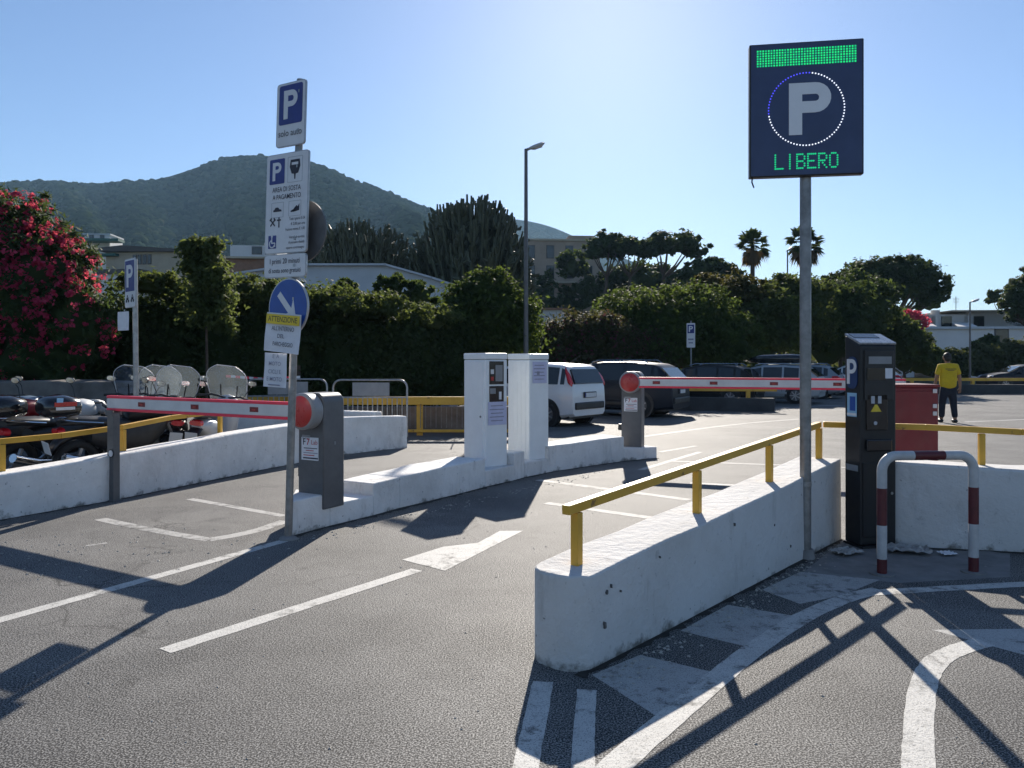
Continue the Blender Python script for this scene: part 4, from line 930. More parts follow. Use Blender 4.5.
# ================================================================== SCOOTERS AND MOTORCYCLES (front +X local)
def two_wheeler(name, loc, rz, paint, label, screen=True, topcase=None, moto=False, plate_on=True, group='two wheelers parked behind the white wall'):
    r = empty(name, loc, 0, label, 'scooter' if not moto else 'motorcycle', group, rot=(R(7), 0, R(rz)))
    wr = .29 if moto else .25; wb = .68
    for x, nm in ((wb, 'f'), (-wb, 'r')):
        mb = MB(); ring = [(x+(wr-.055)*math.cos(2*math.pi*i/24), 0, wr+(wr-.055)*math.sin(2*math.pi*i/24)) for i in range(25)]
        mb.tube(ring, .055, 8, caps=False); wl = mb.build('wheel', M['tyre'], r, smooth=60)
        q = MB(); q.cyl((x, -.03, wr), (x, .03, wr), .07, 14)
        for a in range(5): t = a*1.2566; q.sqbar((x, 0, wr), (x+math.cos(t)*(wr-.07), 0, wr+math.sin(t)*(wr-.07)), .035)
        q.build('rim', M['rim'], wl)
    mb = MB()
    if moto:
        mb.loft([(-.55, 0, .62, .10, .09), (-.2, 0, .55, .17, .22), (.15, 0, .58, .18, .25), (.42, 0, .72, .13, .16), (.52, 0, .82, .07, .08)], 14)
        mb.build('engine_fairing', M['black'], r, smooth=60)
        mb = MB(); mb.loft([(-.08, 0, .86, .10, .07), (.08, 0, .92, .17, .13), (.32, 0, .93, .16, .12), (.46, 0, .88, .08, .06)], 14); mb.build('fuel_tank', paint, r, smooth=60)
    else:
        mb.loft([(-.88, 0, .66, .07, .05), (-.72, 0, .64, .15, .12), (-.45, 0, .56, .19, .18), (-.15, 0, .48, .17, .17), (.0, 0, .36, .15, .08), (.32, 0, .33, .15, .06), (.42, 0, .42, .17, .10)], 14)
        mb.build('body', paint, r, smooth=60)
        mb = MB(); mb.add([(.40, s*.17*k, z) for (z, k, xx) in ((.32, .8, 0),) for s in (-1, 1)], []); mb.loft([(.36, 0, .66, .12, .30), (.44, 0, .68, .21, .36), (.54, 0, .70, .19, .34), (.64, 0, .74, .09, .18)], 16); mb.build('leg_shield', paint, r, smooth=60)
    mb = MB(); mb.loft([(-.92, 0, .80, .07, .03), (-.75, 0, .82, .13, .055), (-.42, 0, .80, .14, .06), (-.12, 0, .76, .12, .055), (.0, 0, .77, .06, .03)], 14); mb.build('seat', M['black'], r, smooth=60)
    mb = MB(); mb.tube([(.42, 0, .95), (.56, 0, .60), (wb, 0, wr)], .03, 8); mb.tube([(.40, -.06, .9), (.62, -.08, .45), (wb, -.08, wr)], .02, 6); mb.build('fork', M['steel_dark'], r, smooth=50)
    hz = 1.02; mb = MB(); mb.tube([(.28, .36, hz-.02), (.36, .22, hz+.01), (.42, 0, hz-.03), (.36, -.22, hz+.01), (.28, -.36, hz-.02)], .016, 8); hb = mb.build('handlebar', M['black'], r, smooth=60)
    for s in (-1, 1):
        q = MB(); q.cyl((.30, s*.30, hz-.01), (.25, s*.41, hz-.02), .021, 8); q.build('grip', M['black'], hb)
        if moto and s < 0: continue
        q = MB(); q.tube([(.38, s*.26, hz), (.40, s*.33, hz+.14), (.38, s*.36, hz+.19)], .007, 6); st = q.build('mirror_stem', M['black'], r)
        q = MB(); q.mat(0).loft([(.375, s*.37, hz+.24, .075, .045), (.40, s*.37, hz+.24, .06, .035)], 12); q.mat(1).loft([(.369, s*.37, hz+.24, .064, .036), (.374, s*.37, hz+.24, .066, .038)], 12); q.build('mirror', [M['black'], M['chrome']], r, smooth=50)
    mb = MB(); mb.loft([(.46, 0, .95, .12, .09), (.55, 0, .93, .12, .10), (.64, 0, .90, .07, .06)], 12); mb.build('headlight_cowl', paint, r, smooth=60)
    mb = MB(); mb.loft([(.625, 0, .90, .06, .05), (.665, 0, .89, .04, .035)], 12); mb.build('headlight', M['letter_grey'], r, smooth=60)
    mb = MB(); mb.loft([(.42, 0, .56, .05, .02), (.60, 0, .60, .085, .03), (.80, 0, .56, .08, .03), (.95, 0, .44, .05, .02)], 10); mb.build('front_mudguard', paint, r, smooth=60)
    mb = MB(); mb.loft([(-1.02, 0, .46, .08, .03), (-.92, 0, .58, .09, .04), (-.78, 0, .64, .08, .04)], 10); mb.build('rear_mudguard', M['black'], r, smooth=60)
    mb = MB(); mb.loft([(-.96, 0, .70, .08, .035), (-.88, 0, .70, .10, .05)], 10); mb.build('tail_lamp', M['tail'], r, smooth=60)
    if plate_on:
        PMx = Matrix.Translation((-1.045, 0, .50)) @ Matrix.Rotation(R(-18), 4, 'Y'); mb = MB(); mb.box((0, 0, 0), (.006, .165, .165)); mb.build('number_plate', M['plate'], r, M=PMx)
    mb = MB(); mb.tube([(-.35, -.20, .30), (-.6, -.23, .32), (-.95, -.24, .42)], [.035, .06, .055], 10); mb.build('exhaust', M['chrome'] if moto else M['steel_dark'], r, smooth=60)
    mb = MB(); mb.tube([(.0, .12, .28), (-.05, .26, .02)], .014, 6); mb.build('side_stand', M['steel_dark'], r)
    for s in (-1, 1):
        mb = MB(); mb.tube([(-.45, s*.16, .80), (-.8, s*.16, .84), (-.95, s*.08, .86)], .012, 6); mb.build('grab_rail', M['chrome'], r, smooth=50)
    if screen:
        mb = MB(); nU, nV = 14, 18; vs = []; fs = []
        for j in range(nV+1):
            v = j/nV
            wd = .275+.06*v if v < .62 else (.312-.17*((v-.62)/.38)**2.6)
            for i in range(nU+1):
                u = i/nU*2-1; vs.append((.62-.34*v-.12*u*u, u*wd, .95+.55*v))
        for j in range(nV):
            for i in range(nU): a = j*(nU+1)+i; fs.append((a, a+1, a+nU+2, a+nU+1))
        mb.add(vs, fs); o = mb.build('windscreen', M['screen'], r, smooth=80); m_ = o.modifiers.new('solid', 'SOLIDIFY'); m_.thickness = .006
        e = MB(); edge = [vs[j*(nU+1)] for j in range(nV+1)]+[vs[nV*(nU+1)+i] for i in range(1, nU+1)]+[vs[j*(nU+1)+nU] for j in range(nV-1, -1, -1)]
        e.tube(edge, .006, 5); e.build('screen_edge', M['sign_white'], o)
        for s in (-1, 1):
            q = MB(); q.tube([(.52, s*.12, .98), (.44, s*.13, 1.20)], .010, 6); q.build('screen_bracket', M['black'], o)
    if topcase:
        mb = MB(); mb.loft([(-1.14, 0, 1.00, .14, .08), (-1.10, 0, 1.01, .19, .12), (-.92, 0, 1.02, .205, .14), (-.76, 0, 1.01, .19, .12), (-.72, 0, 1.0, .14, .08)], 18); tc_ = mb.build('top_case', M['black_gloss'], r, smooth=60)
        if topcase == 'stripe':
            q = MB(); q.mat(0).box((-.95, -.206, 1.07), (.26, .01, .05)); q.mat(1).box((-.95, -.208, 1.02), (.22, .01, .035)); q.mat(2).box((-1.02, -.207, 1.12), (.07, .012, .05)); q.build('stripe', [M['red_lens'], M['sign_white'], mat('pale_blue_trim', (.25, .5, .75), .4)], tc_)
    return r
M['sc_black'] = cp('black_scooter_paint', (.010, .010, .012), 0); M['sc_silver'] = cp('silver_scooter_paint', (.40, .42, .45), .5); M['sc_white'] = cp('white_scooter_paint', (.62, .62, .62), 0); M['sc_red'] = cp('red_motorcycle_paint', (.30, .015, .02), 0); M['sc_blue'] = cp('grey_blue_scooter_paint', (.12, .18, .26), .2)
two_wheeler('scooter', (-6.02, 11.75, 0), 99, M['sc_silver'], 'silver scooter with clear windscreen, leftmost of the screened scooters')
two_wheeler('scooter', (-5.64, 11.95, 0), 112, M['sc_blue'], 'grey blue scooter whose windscreen shows just right of the slim parking sign pole')
two_wheeler('scooter', (-5.16, 11.55, 0), 116, M['sc_black'], 'black scooter with the tallest windscreen, third along the white wall')
two_wheeler('scooter', (-4.58, 11.7, 0), 94, M['sc_silver'], 'silver scooter with windscreen parked at the right end of the row')
two_wheeler('motorcycle', (-6.75, 10.2, 0), 74, M['sc_red'], 'dark red motorcycle with white number plate at the left edge of the photo', False, None, True)
two_wheeler('motorcycle', (-5.15, 10.3, 0), 56, M['sc_black'], 'black motorcycle with striped red, white and blue top case', False, 'stripe', True)
two_wheeler('motorcycle', (-6.05, 10.3, 0), 74, M['sc_white'], 'white motorcycle with plain black top case, left of the striped one', False, 'plain', True)
two_wheeler('motorcycle', (-7.4, 11.3, 0), 75, M['sc_blue'], 'blue grey motorcycle standing in the back row by the rough stone wall', False, None, True)
wall('stone_wall', [(-13, 13.6), (-9.5, 13.5), (-6.3, 13.6)], .4, [1.25, 1.22, 1.20], 'rough grey stone wall in shade behind the motorcycles and under the oleander', None, .5, M['stone'], jit=.03)

# ================================================================== PERSON (seen from behind)
def skin(name, chain, parent, m, smooth=True):
    """chain: verts [(x,y,z,rx,ry)], edges; grown with Skin + Subsurf and baked"""
    V, E = chain; me = bpy.data.meshes.new(name); me.from_pydata([v[:3] for v in V], E, [])
    o = bpy.data.objects.new(name, me); COL.objects.link(o)
    sk = o.modifiers.new('skin', 'SKIN'); sk.use_smooth_shade = True
    me.skin_vertices.new() if not me.skin_vertices else None
    for i, v in enumerate(V): me.skin_vertices[0].data[i].radius = (v[3], v[4])
    me.skin_vertices[0].data[0].use_root = True
    ss = o.modifiers.new('sub', 'SUBSURF'); ss.levels = 2; ss.render_levels = 2
    dg = bpy.context.evaluated_depsgraph_get(); nm = bpy.data.meshes.new_from_object(o.evaluated_get(dg))
    o.modifiers.clear(); o.data = nm; nm.name = name; nm.materials.clear(); nm.materials.append(m); o.parent = parent
    nm.polygons.foreach_set('use_smooth', [True]*len(nm.polygons)); return o
pr = empty('person', (at(948, 400, 19.7).x, 19.7, 0), R(-4), 'person in yellow polo shirt and navy trousers seen from behind, walking away', 'person')
pr.scale = (1.02, 1.02, 1.02)
M['skin'] = mat('skin', (.30, .16, .10), .55); M['hair'] = mat('dark_hair', (.018, .013, .010), .6); M['polo'] = mat('yellow_polo', (.62, .42, .015), .85, 0, .12, 9, .3); M['navy_cloth'] = mat('navy_trousers', (.012, .014, .024), .85, 0, .2, 9, .2); M['shoe'] = mat('black_shoe', (.012, .012, .012), .5)
B = [(0, 0, .93, .15, .11), (0, 0, 1.12, .15, .11), (0, .0, 1.34, .16, .105), (0, .01, 1.45, .075, .065), (0, .03, 1.53, .055, .055), (0, .05, 1.60, .075, .09), (0, .05, 1.68, .06, .075),
     (-.17, 0, 1.40, .06, .06), (-.265, .02, 1.16, .045, .045), (-.275, .10, .93, .033, .033), (.17, 0, 1.40, .06, .06), (.265, -.03, 1.16, .045, .045), (.285, -.02, .92, .033, .033),
     (-.10, .01, .80, .095, .095), (-.12, .05, .47, .060, .060), (-.13, .06, .09, .045, .045), (-.135, .17, .035, .04, .03), (.10, 0, .80, .095, .095), (.12, -.02, .47, .060, .060), (.135, -.08, .09, .045, .045), (.145, .03, .035, .04, .03)]
E = [(0, 1), (1, 2), (2, 3), (3, 4), (4, 5), (5, 6), (2, 7), (7, 8), (8, 9), (2, 10), (10, 11), (11, 12), (0, 13), (13, 14), (14, 15), (15, 16), (0, 17), (17, 18), (18, 19), (19, 20)]
nB = len(B)
for s, (hx, hy, hz) in ((-1, (-.275, .10, .93)), (1, (.285, -.02, .92))):     # palms, thumbs and four fingers
    w_i = 9 if s < 0 else 12; p_i = len(B); B.append((hx+s*.003, hy+.012, hz-.075, .030, .020)); E.append((w_i, p_i))
    for f, (dx, ln) in enumerate(((-.026, .072), (-.009, .082), (.009, .078), (.025, .062))):
        a = len(B); B.append((hx+dx, hy+.022, hz-.125-ln*.4, .0095, .0095)); B.append((hx+dx, hy+.045, hz-.125-ln*.8, .008, .008)); E += [(p_i, a), (a, a+1)]
    a = len(B); B.append((hx-s*.035, hy+.035, hz-.085, .011, .011)); B.append((hx-s*.04, hy+.05, hz-.12, .009, .009)); E += [(p_i, a), (a, a+1)]
skin('body', (B, E), pr, M['skin'])
T = [(0, 0, .80, .215, .16), (0, -.005, 1.05, .22, .165), (0, 0, 1.26, .22, .155), (0, .005, 1.40, .15, .105), (0, .018, 1.475, .075, .072), (-.19, 0, 1.40, .09, .09), (-.235, .01, 1.25, .072, .075), (-.252, .012, 1.185, .070, .074), (.19, 0, 1.40, .09, .09), (.235, -.015, 1.25, .072, .075), (.252, -.02, 1.185, .070, .074)]
skin('polo_shirt', (T, [(0, 1), (1, 2), (2, 3), (3, 4), (3, 5), (5, 6), (6, 7), (3, 8), (8, 9), (9, 10)]), pr, M['polo'])
T = [(0, 0, 1.06, .17, .125), (0, 0, .86, .18, .135), (-.105, .01, .72, .105, .11), (-.122, .05, .46, .083, .085), (-.13, .055, .11, .068, .072), (.105, 0, .72, .105, .11), (.122, -.02, .46, .083, .085), (.135, -.075, .11, .068, .072)]
skin('trousers', (T, [(0, 1), (1, 2), (2, 3), (3, 4), (1, 5), (5, 6), (6, 7)]), pr, M['navy_cloth'])
mb = MB(); mb.box((0, -.150, 1.345), (.26, .004, .014)); mb.box((0, -.154, 1.31), (.16, .004, .012)); mb.build('back_print', M['ink'], pr)
mb = MB(); mb.sphere((0, .035, 1.665), (.088, .105, .095), 18, 12); mb.sphere((0, .0, 1.60), (.078, .075, .08), 16, 10); mb.build('hair', M['hair'], pr, smooth=70)
for s in (-1, 1):
    mb = MB(); mb.sphere((s*.088, .05, 1.615), (.014, .026, .036), 10, 8); mb.build('ear', M['skin'], pr, smooth=70)
    mb = MB(); y0 = .10 if s < 0 else -.035; mb.sphere((s*.14, y0, .045), (.052, .135, .05), 16, 10); mb.build('shoe', M['shoe'], pr, smooth=70)
    mb = MB(); mb.sphere((s*.032, .138, 1.625), (.013, .010, .010), 8, 6); mb.build('eye', M['sign_white'], pr, smooth=70)
mb = MB(); mb.loft([(.0, .145, 1.59, .012, .02)]*1+[(.0, .165, 1.585, .012, .018)], 8); mb.build('nose', M['skin'], pr, smooth=70)
mb = MB(); mb.tube([(-.06, -.02, 1.475), (0, -.058, 1.48), (.06, -.02, 1.475)], .018, 8); mb.build('collar', M['polo'], pr, smooth=60)
# ================================================================== VEGETATION
def np_mesh(name, V, F, m, parent=None, smooth=False):
    me = bpy.data.meshes.new(name); V = np.asarray(V, np.float32); F = np.asarray(F, np.int32); k = F.shape[1]
    me.vertices.add(len(V)); me.vertices.foreach_set('co', V.ravel())
    me.loops.add(F.size); me.loops.foreach_set('vertex_index', F.ravel())
    me.polygons.add(len(F)); me.polygons.foreach_set('loop_start', np.arange(0, F.size, k, dtype=np.int32)); me.polygons.foreach_set('loop_total', np.full(len(F), k, np.int32))
    if smooth: me.polygons.foreach_set('use_smooth', np.ones(len(F), bool))
    me.update(calc_edges=True); me.materials.append(m); o = bpy.data.objects.new(name, me); COL.objects.link(o); o.parent = parent; return o
def unit(a): return a/np.maximum(1e-9, np.linalg.norm(a, axis=-1, keepdims=True))
def quads(P, Nrm, size, asp=.55):
    n = len(P); a = unit(np.cross(Nrm, rng.normal(size=(n, 3)))); b = np.cross(Nrm, a)
    s = (size*rng.uniform(.6, 1.35, n))[:, None]; bend = Nrm*s*.18
    V = np.stack([P-a*s, P+b*s*asp-bend, P+a*s, P-b*s*asp-bend], 1).reshape(-1, 3)
    F = np.arange(4*n).reshape(n, 4); return V, F
def core_geo(c, r, f, nu=20, nv=12):
    u = np.linspace(0, 2*np.pi, nu, endpoint=False); v = np.linspace(0.02, np.pi-.02, nv); U, Vv = np.meshgrid(u, v)
    d = np.stack([np.sin(Vv)*np.cos(U), np.sin(Vv)*np.sin(U), np.cos(Vv)], -1).reshape(-1, 3)
    ph = rng.uniform(0, 6, 6); k = 1+.16*np.sin(d[:, 0]*5+ph[0])*np.sin(d[:, 1]*6+ph[1])+.12*np.sin(d[:, 2]*7+ph[2]+d[:, 0]*4)
    V = np.array(c)+d*np.array(r)*f*k[:, None]; F = []
    for j in range(nv-1):
        for i in range(nu): F.append((j*nu+i, (j+1)*nu+i, (j+1)*nu+(i+1) % nu, j*nu+(i+1) % nu))
    return V, np.array(F)
def crown(name, ells, n, size, m, parent=None, core=.72, clump=.20, per=45, asp=.55, up=.5, flop=0):
    """leaf-sized faces gathered in clumps over and inside a set of ellipsoids"""
    E = np.array([e[:6] for e in ells], float); wts = (E[:, 3]*E[:, 4]+E[:, 3]*E[:, 5]+E[:, 4]*E[:, 5]); wts /= wts.sum()
    nc = max(6, n//per); idx = rng.choice(len(E), nc, p=wts); d = unit(rng.normal(size=(nc, 3))); d[:, 2] = np.where(d[:, 2] < -.5, -d[:, 2], d[:, 2])
    rad = rng.uniform(.78, 1.06, nc)+(rng.random(nc) < .22)*rng.uniform(.03, .26, nc)
    C = E[idx, :3]+d*E[idx, 3:]*rad[:, None]; cr = clump*E[idx, 3:].mean(1)*rng.uniform(.35, 1.4, nc)*np.where(rad > 1.08, .5, 1)
    k = rng.integers(0, nc, n); off = rng.normal(size=(n, 3)); off *= (rng.uniform(.2, 1, n)/np.linalg.norm(off, axis=1))[:, None]
    P = C[k]+off*cr[k][:, None]*np.array([1.1, 1.1, .8]); Nn = unit(unit(off)*.6+d[k]*.5+rng.normal(size=(n, 3))*.75+np.array([0, 0, up]))
    V, F = quads(P, Nn, size, asp); Vs, Fs, b = [V], [F], len(V)
    if core:
        for e in ells:
            v, f = core_geo(e[:3], e[3:6], core); Vs.append(v); Fs.append(f+b); b += len(v)
    return np_mesh(name, np.concatenate(Vs), np.concatenate(Fs), m, parent)
def ell(px_, py_, d, w_, h_, dep=None):   # ellipsoid from a picture centre, sizes in pixels at that distance
    p = at(px_, py_, d); k = d/FPX; return (p.x, p.y, p.z, w_*k/2, (dep or w_*k/2), h_*k/2)
L = {}
L['dark'] = leaf('hedge_leaf', (.022, .038, .016), (.058, .084, .032), .42)
L['bright'] = leaf('bright_leaf', (.034, .052, .020), (.088, .114, .044), .5)
L['mid'] = leaf('mid_green_leaf', (.024, .044, .014), (.068, .098, .030), .48)
L['oleander'] = leaf('oleander_leaf', (.022, .040, .018), (.055, .085, .032), .35)
L['pink'] = leaf('pink_blossom', (.30, .022, .070), (.54, .075, .17), .48)
L['pine'] = leaf('pine_needles', (.024, .042, .018), (.056, .080, .030), .3)
L['olive'] = leaf('dusty_leaf', (.040, .050, .024), (.090, .105, .045), .4)
L['purple'] = leaf('bougainvillea_leaf', (.030, .035, .018), (.060, .060, .028), .4, (.20, .03, .09))
L['palm'] = leaf('palm_leaf', (.030, .048, .018), (.075, .10, .035), .3)
L['dead'] = leaf('dead_palm_leaf', (.10, .065, .035), (.20, .14, .08), .3)
L['autumn'] = leaf('brown_tinged_leaf', (.032, .036, .015), (.075, .072, .026), .4)
L['silver'] = leaf('ivy_leaf', (.030, .050, .018), (.10, .13, .055), .5)
M['bark'] = mat('bark', (.075, .055, .040), .95, 0, .35, 6, .5); M['cactus'] = mat('euphorbia_stem', (.060, .068, .036), .6, 0, .35, 1.3, .2)
def plant(name, ells, n, size, leafk, label, cat, trunk=None, group=None, part='foliage', root_z=None, **k):
    x, y = sum(e[0] for e in ells)/len(ells), sum(e[1] for e in ells)/len(ells); z0 = 0 if root_z is None else root_z
    r = empty(name, (x, y, z0), 0, label, cat, group); o = np.array([x, y, z0, 0, 0, 0])
    el = [tuple(np.array(e)-o) for e in ells]
    crown(part, el, n, size, L[leafk], r, **k)
    tb = MB(); rt = trunk or .08
    zc = min(e[2] for e in el)
    lim = sorted(el, key=lambda e: -e[3])[:6]
    base = Vector((0, 0, -.2)); fork = Vector((random.uniform(-.1, .1), 0, max(.3, zc*.55)))
    tb.tube([base, base.lerp(fork, .5)+Vector((rt*.5, 0, 0)), fork], [rt*1.3, rt, rt*.85], 8)
    if max(abs(e[0]) for e in el) > 1.3:
        lim = []
        pass
    for e in lim:
        c = Vector(e[:3]); mid = fork.lerp(c, .5)+Vector((0, 0, -.05)); tb.tube([fork, mid, c+Vector((0, 0, e[5]*.3))], [rt*.7, rt*.5, rt*.15], 6)
    tb.build('trunk', M['bark'], r, smooth=60); return r
# -- hedges along the back of the lot
def hedge_line(pts, spacing, ry, seed):
    out = []; rr = random.Random(seed)
    for (xa, ya, da), (xb, yb, db) in zip(pts, pts[1:]):
        pa, pb = at(xa, ya, da), at(xb, yb, db); k = max(1, int((pb-pa).length/spacing))
        for i in range(k):
            p = pa.lerp(pb, (i+rr.random()*.6)/k); h = p.z*rr.uniform(.90, 1.06); out.append((p.x, p.y+ry, h*.5, rr.uniform(.7, 1.1), ry*rr.uniform(.8, 1.1), h*.53))
    return out
plant('ivy_hedge', hedge_line([(-120, 300, 16.2), (0, 300, 16.2), (110, 296, 16.6), (150, 288, 16.9), (215, 290, 17.4), (262, 284, 18.2)], .62, .8, 1), 52000, .062, 'dark', 'dark creeper covered hedge behind the slim parking sign pole and the scooters', 'hedge', part='foliage', core=.74, clump=.46)
plant('ivy_hedge', hedge_line([(258, 288, 18.6), (300, 296, 18.9), (345, 300, 19.3), (400, 312, 20.4), (440, 316, 21.8), (475, 318, 22.8)], .62, .85, 2), 42000, .070, 'dark', 'dark hedge behind the steel crowd barriers, below the pale gabled house', 'hedge', core=.74, clump=.46)
plant('hedge_shoots', [ell(150, 287, 16.7, 60, 26), ell(178, 291, 16.9, 40, 22), ell(245, 292, 17.7, 60, 30), ell(285, 296, 18.6, 40, 26), ell(340, 303, 19.2, 66, 26), ell(385, 308, 20.0, 50, 26), ell(430, 322, 21.4, 60, 30)], 10000, .062, 'bright', 'sunlit pale green shoots growing along the top of the dark hedge', 'creeper', core=.5, clump=.4)
plant('shrub', [ell(484, 330, 23.4, 60, 76), ell(462, 312, 23.6, 34, 44), ell(478, 294, 23.6, 22, 40), ell(497, 288, 23.8, 20, 34), ell(508, 306, 23.9, 26, 40), ell(522, 332, 23.9, 36, 60), ell(500, 335, 23.2, 40, 60), ell(488, 278, 23.7, 9, 22)], 20000, .075, 'mid', 'tall bright leaved shrub just above the white ticket cabinets', 'shrub', .06, core=.45, clump=.75)
plant('shrub', [ell(420, 296, 26, 34, 28), ell(392, 290, 26, 34, 26), ell(345, 292, 25, 26, 24)], 2600, .13, 'dark', 'small dark shrubs against the pale gabled house wall', 'shrub', .05, core=.6)
# -- ivy column
ic = empty('ivy_column', (at(206, 370, 15.4).x, 15.4, 0), 0, 'leafy creeper crowning a thin stake above the hedge, left of the tariff board', 'creeper')
o_ = np.array([ic.location.x, 15.4, 0, 0, 0, 0])
crown('foliage', [tuple(np.array(ell(*a))-o_) for a in ((200, 254, 15.4, 30, 24, .3), (214, 258, 15.4, 24, 30, .3), (203, 282, 15.4, 40, 44, .35), (206, 312, 15.4, 32, 50, .3), (221, 300, 15.4, 18, 60, .2), (218, 328, 15.4, 26, 24, .2), (192, 246, 15.4, 10, 16, .1))], 8500, .052, L['silver'], ic, core=.5, clump=.75)
mb = MB(); mb.tube([(0, 0, -.05), (.02, 0, 1.6), (-.02, 0, 3.4)], [.03, .026, .02], 8); mb.build('stake', M['bark'], ic)
# -- oleander
oe = [ell(-45, 300, 15.2, 200, 190, 1.5), ell(30, 300, 15.0, 120, 150, 1.2), ell(10, 245, 15.2, 100, 100, 1.1), ell(76, 320, 14.9, 62, 90, .9), ell(62, 275, 15.0, 66, 76, .9), ell(40, 355, 14.9, 110, 80, .9), ell(-100, 250, 15.4, 130, 160, 1.3)]
ol = plant('oleander', oe, 34000, .075, 'oleander', 'big oleander bush covered in deep pink blossom at the left edge', 'flowering bush', .09, core=.72, clump=.28, asp=.28)
def blossoms(ells, n, r, petal, leafk, parent, up=.25):
    o = np.array(parent.location); E = np.array(ells); wt = E[:, 3]*E[:, 5]; wt /= wt.sum(); idx = rng.choice(len(E), n, p=wt); d = unit(rng.normal(size=(n, 3))-np.array([0, .7, -up])); C = E[idx, :3]+d*E[idx, 3:]*rng.uniform(.96, 1.14, n)[:, None]-o
    sz = rng.uniform(.4, 1.25, n)
    k = np.repeat(np.arange(n), 14); off = unit(rng.normal(size=(len(k), 3)))*rng.uniform(.2, 1, len(k))[:, None]*r*sz[k][:, None]
    V, F = quads(C[k]+off, unit(off+rng.normal(size=off.shape)*.02), petal, .8); b = np_mesh('blossom', V, F, L[leafk], parent); b['kind'] = 'stuff'
blossoms([e for i_, e in enumerate(oe) if i_ != 5], 1750, .13, .036, 'pink', ol)
# -- euphorbia candelabra trees
def euphorbia(cx, d, topy, wpx, label, n, seed):
    rr = random.Random(seed); p = at(cx, topy, d); Rr = wpx/2*d/FPX; H = p.z*.985
    r = empty('candelabra_euphorbia', (p.x, d, 0), 0, label, 'cactus tree'); zb = H*.34
    mb = MB(); mb.tube([(0, 0, -.2), (0, 0, zb*.5), (0, 0, zb)], [.5, .42, .35], 10); mb.build('trunk', M['bark'], r, smooth=60)
    mb = MB()
    for i in range(n):
        a = rr.uniform(0, 6.283); q = rr.random()**.5; el = 0          # where on the dome this stem ends
        k = rr.uniform(.93, 1.0); x, y = math.cos(a)*Rr*q*k, math.sin(a)*Rr*q*k
        top = zb*.5+(H-zb*.5)*(max(0, 1-q**2.6))**.5*k; top = max(top, zb*.5+rr.uniform(.3, 1.2))
        top = min(top, H*1.015); th = rr.uniform(.085, .12); z0 = zb*rr.uniform(.5, .8)
        pts = [(x*.15, y*.15, z0)]+[(x*f1, y*f1, z0+(top-z0)*f2) for f1, f2 in ((.30, .22), (.58, .46), (.83, .72), (1.0, 1.0))]
        mb.tube(pts, [th*.7, th*.95, th, th*1.05, th*.55], 6)
        ax = Vector((x, y, 0)).normalized() if q > .05 else Vector((1, 0, 0))
        for j in range(rr.randint(7, 12)):
            f = rr.uniform(.45, .98); b0 = Vector((x*(.25+.75*f), y*(.25+.75*f), z0+(top-z0)*f)); dv = Vector((rr.uniform(-.32, .32), rr.uniform(-.32, .32), 0))+ax*rr.uniform(0, .2); h = rr.uniform(.25, .7)
            tip = b0+dv*1.1+Vector((0, 0, h)); sc_ = (tip.x**2+tip.y**2)/Rr**2; lim = zb*.5+(H-zb*.5)*max(0, 1-min(1, sc_)**1.3)**.5*1.02; tip.z = max(b0.z+.1, min(tip.z, lim))
            mb.tube([b0, b0+dv*.8+Vector((0, 0, (tip.z-b0.z)*.3)), tip], [th*.6, th*.9, th*.5], 5)
    o = mb.build('stems', M['cactus'], r, smooth=60)
    return r
euphorbia(470, 46, 193, 152, 'large dome of dark upright candelabra cactus stems left of the tall street lamp', 340, 3)
euphorbia(362, 47, 219, 156, 'smaller candelabra cactus tree right of the tariff board, lower than its neighbour', 250, 4)
# -- right side planting
plant('bougainvillea_hedge', hedge_line([(535, 330, 27.5), (570, 322, 28.0), (610, 318, 28.6), (660, 330, 30)], .8, 1.0, 5), 26000, .085, 'purple', 'dark hedge tinged with purple blossom behind the small white car', 'hedge', core=.74, clump=.44)
plant('shrub', [ell(660, 340, 32.5, 120, 96), ell(690, 330, 33, 90, 84), ell(630, 322, 33.5, 70, 60), ell(720, 345, 32.8, 80, 70)], 26000, .095, 'mid', 'cascading dark green mound behind the small distant parking sign', 'shrub', .08, core=.70, clump=.32)
plant('tree', [ell(735, 322, 37, 66, 84), ell(712, 306, 38, 56, 56), ell(752, 318, 37.5, 44, 60)], 19000, .105, 'autumn', 'brown tinged tree below the left hand palm', 'tree', .12, core=.66, clump=.28)
plant('tree', [ell(770, 330, 36, 60, 80), ell(795, 318, 38, 70, 84), ell(776, 304, 38, 36, 40)], 18000, .105, 'bright', 'leafy tree with sunlit yellow green leaves left of the lit sign pole', 'tree', .12, core=.62, clump=.28)
plant('tree', [ell(835, 330, 40, 80, 90), ell(860, 310, 43, 66, 70), ell(822, 300, 42, 40, 46)], 17000, .12, 'dark', 'dark bushy tree directly above the pay machine', 'tree', .12, core=.7, clump=.28)
plant('shrub', [ell(902, 350, 44, 50, 50), ell(888, 336, 45, 44, 44), ell(925, 362, 44, 34, 30)], 12000, .115, 'bright', 'shrub behind the red cabinet, below the pink blossom', 'shrub', .08, core=.74, clump=.3)
plant('shrub', [ell(950, 368, 47, 44, 34), ell(985, 364, 48, 50, 36), ell(1015, 362, 48, 46, 38), ell(1050, 360, 48, 60, 44)], 17000, .12, 'olive', 'dusty green shrubbery behind the man in yellow, below the white houses', 'shrub', .08, core=.72, clump=.28)
plant('shrub', [ell(975, 352, 51, 20, 18), ell(990, 349, 51, 20, 22), ell(1005, 355, 51, 24, 20)], 3000, .19, 'dark', 'dark shrub against the white house wall at right', 'shrub', .08, core=.6, clump=.34)
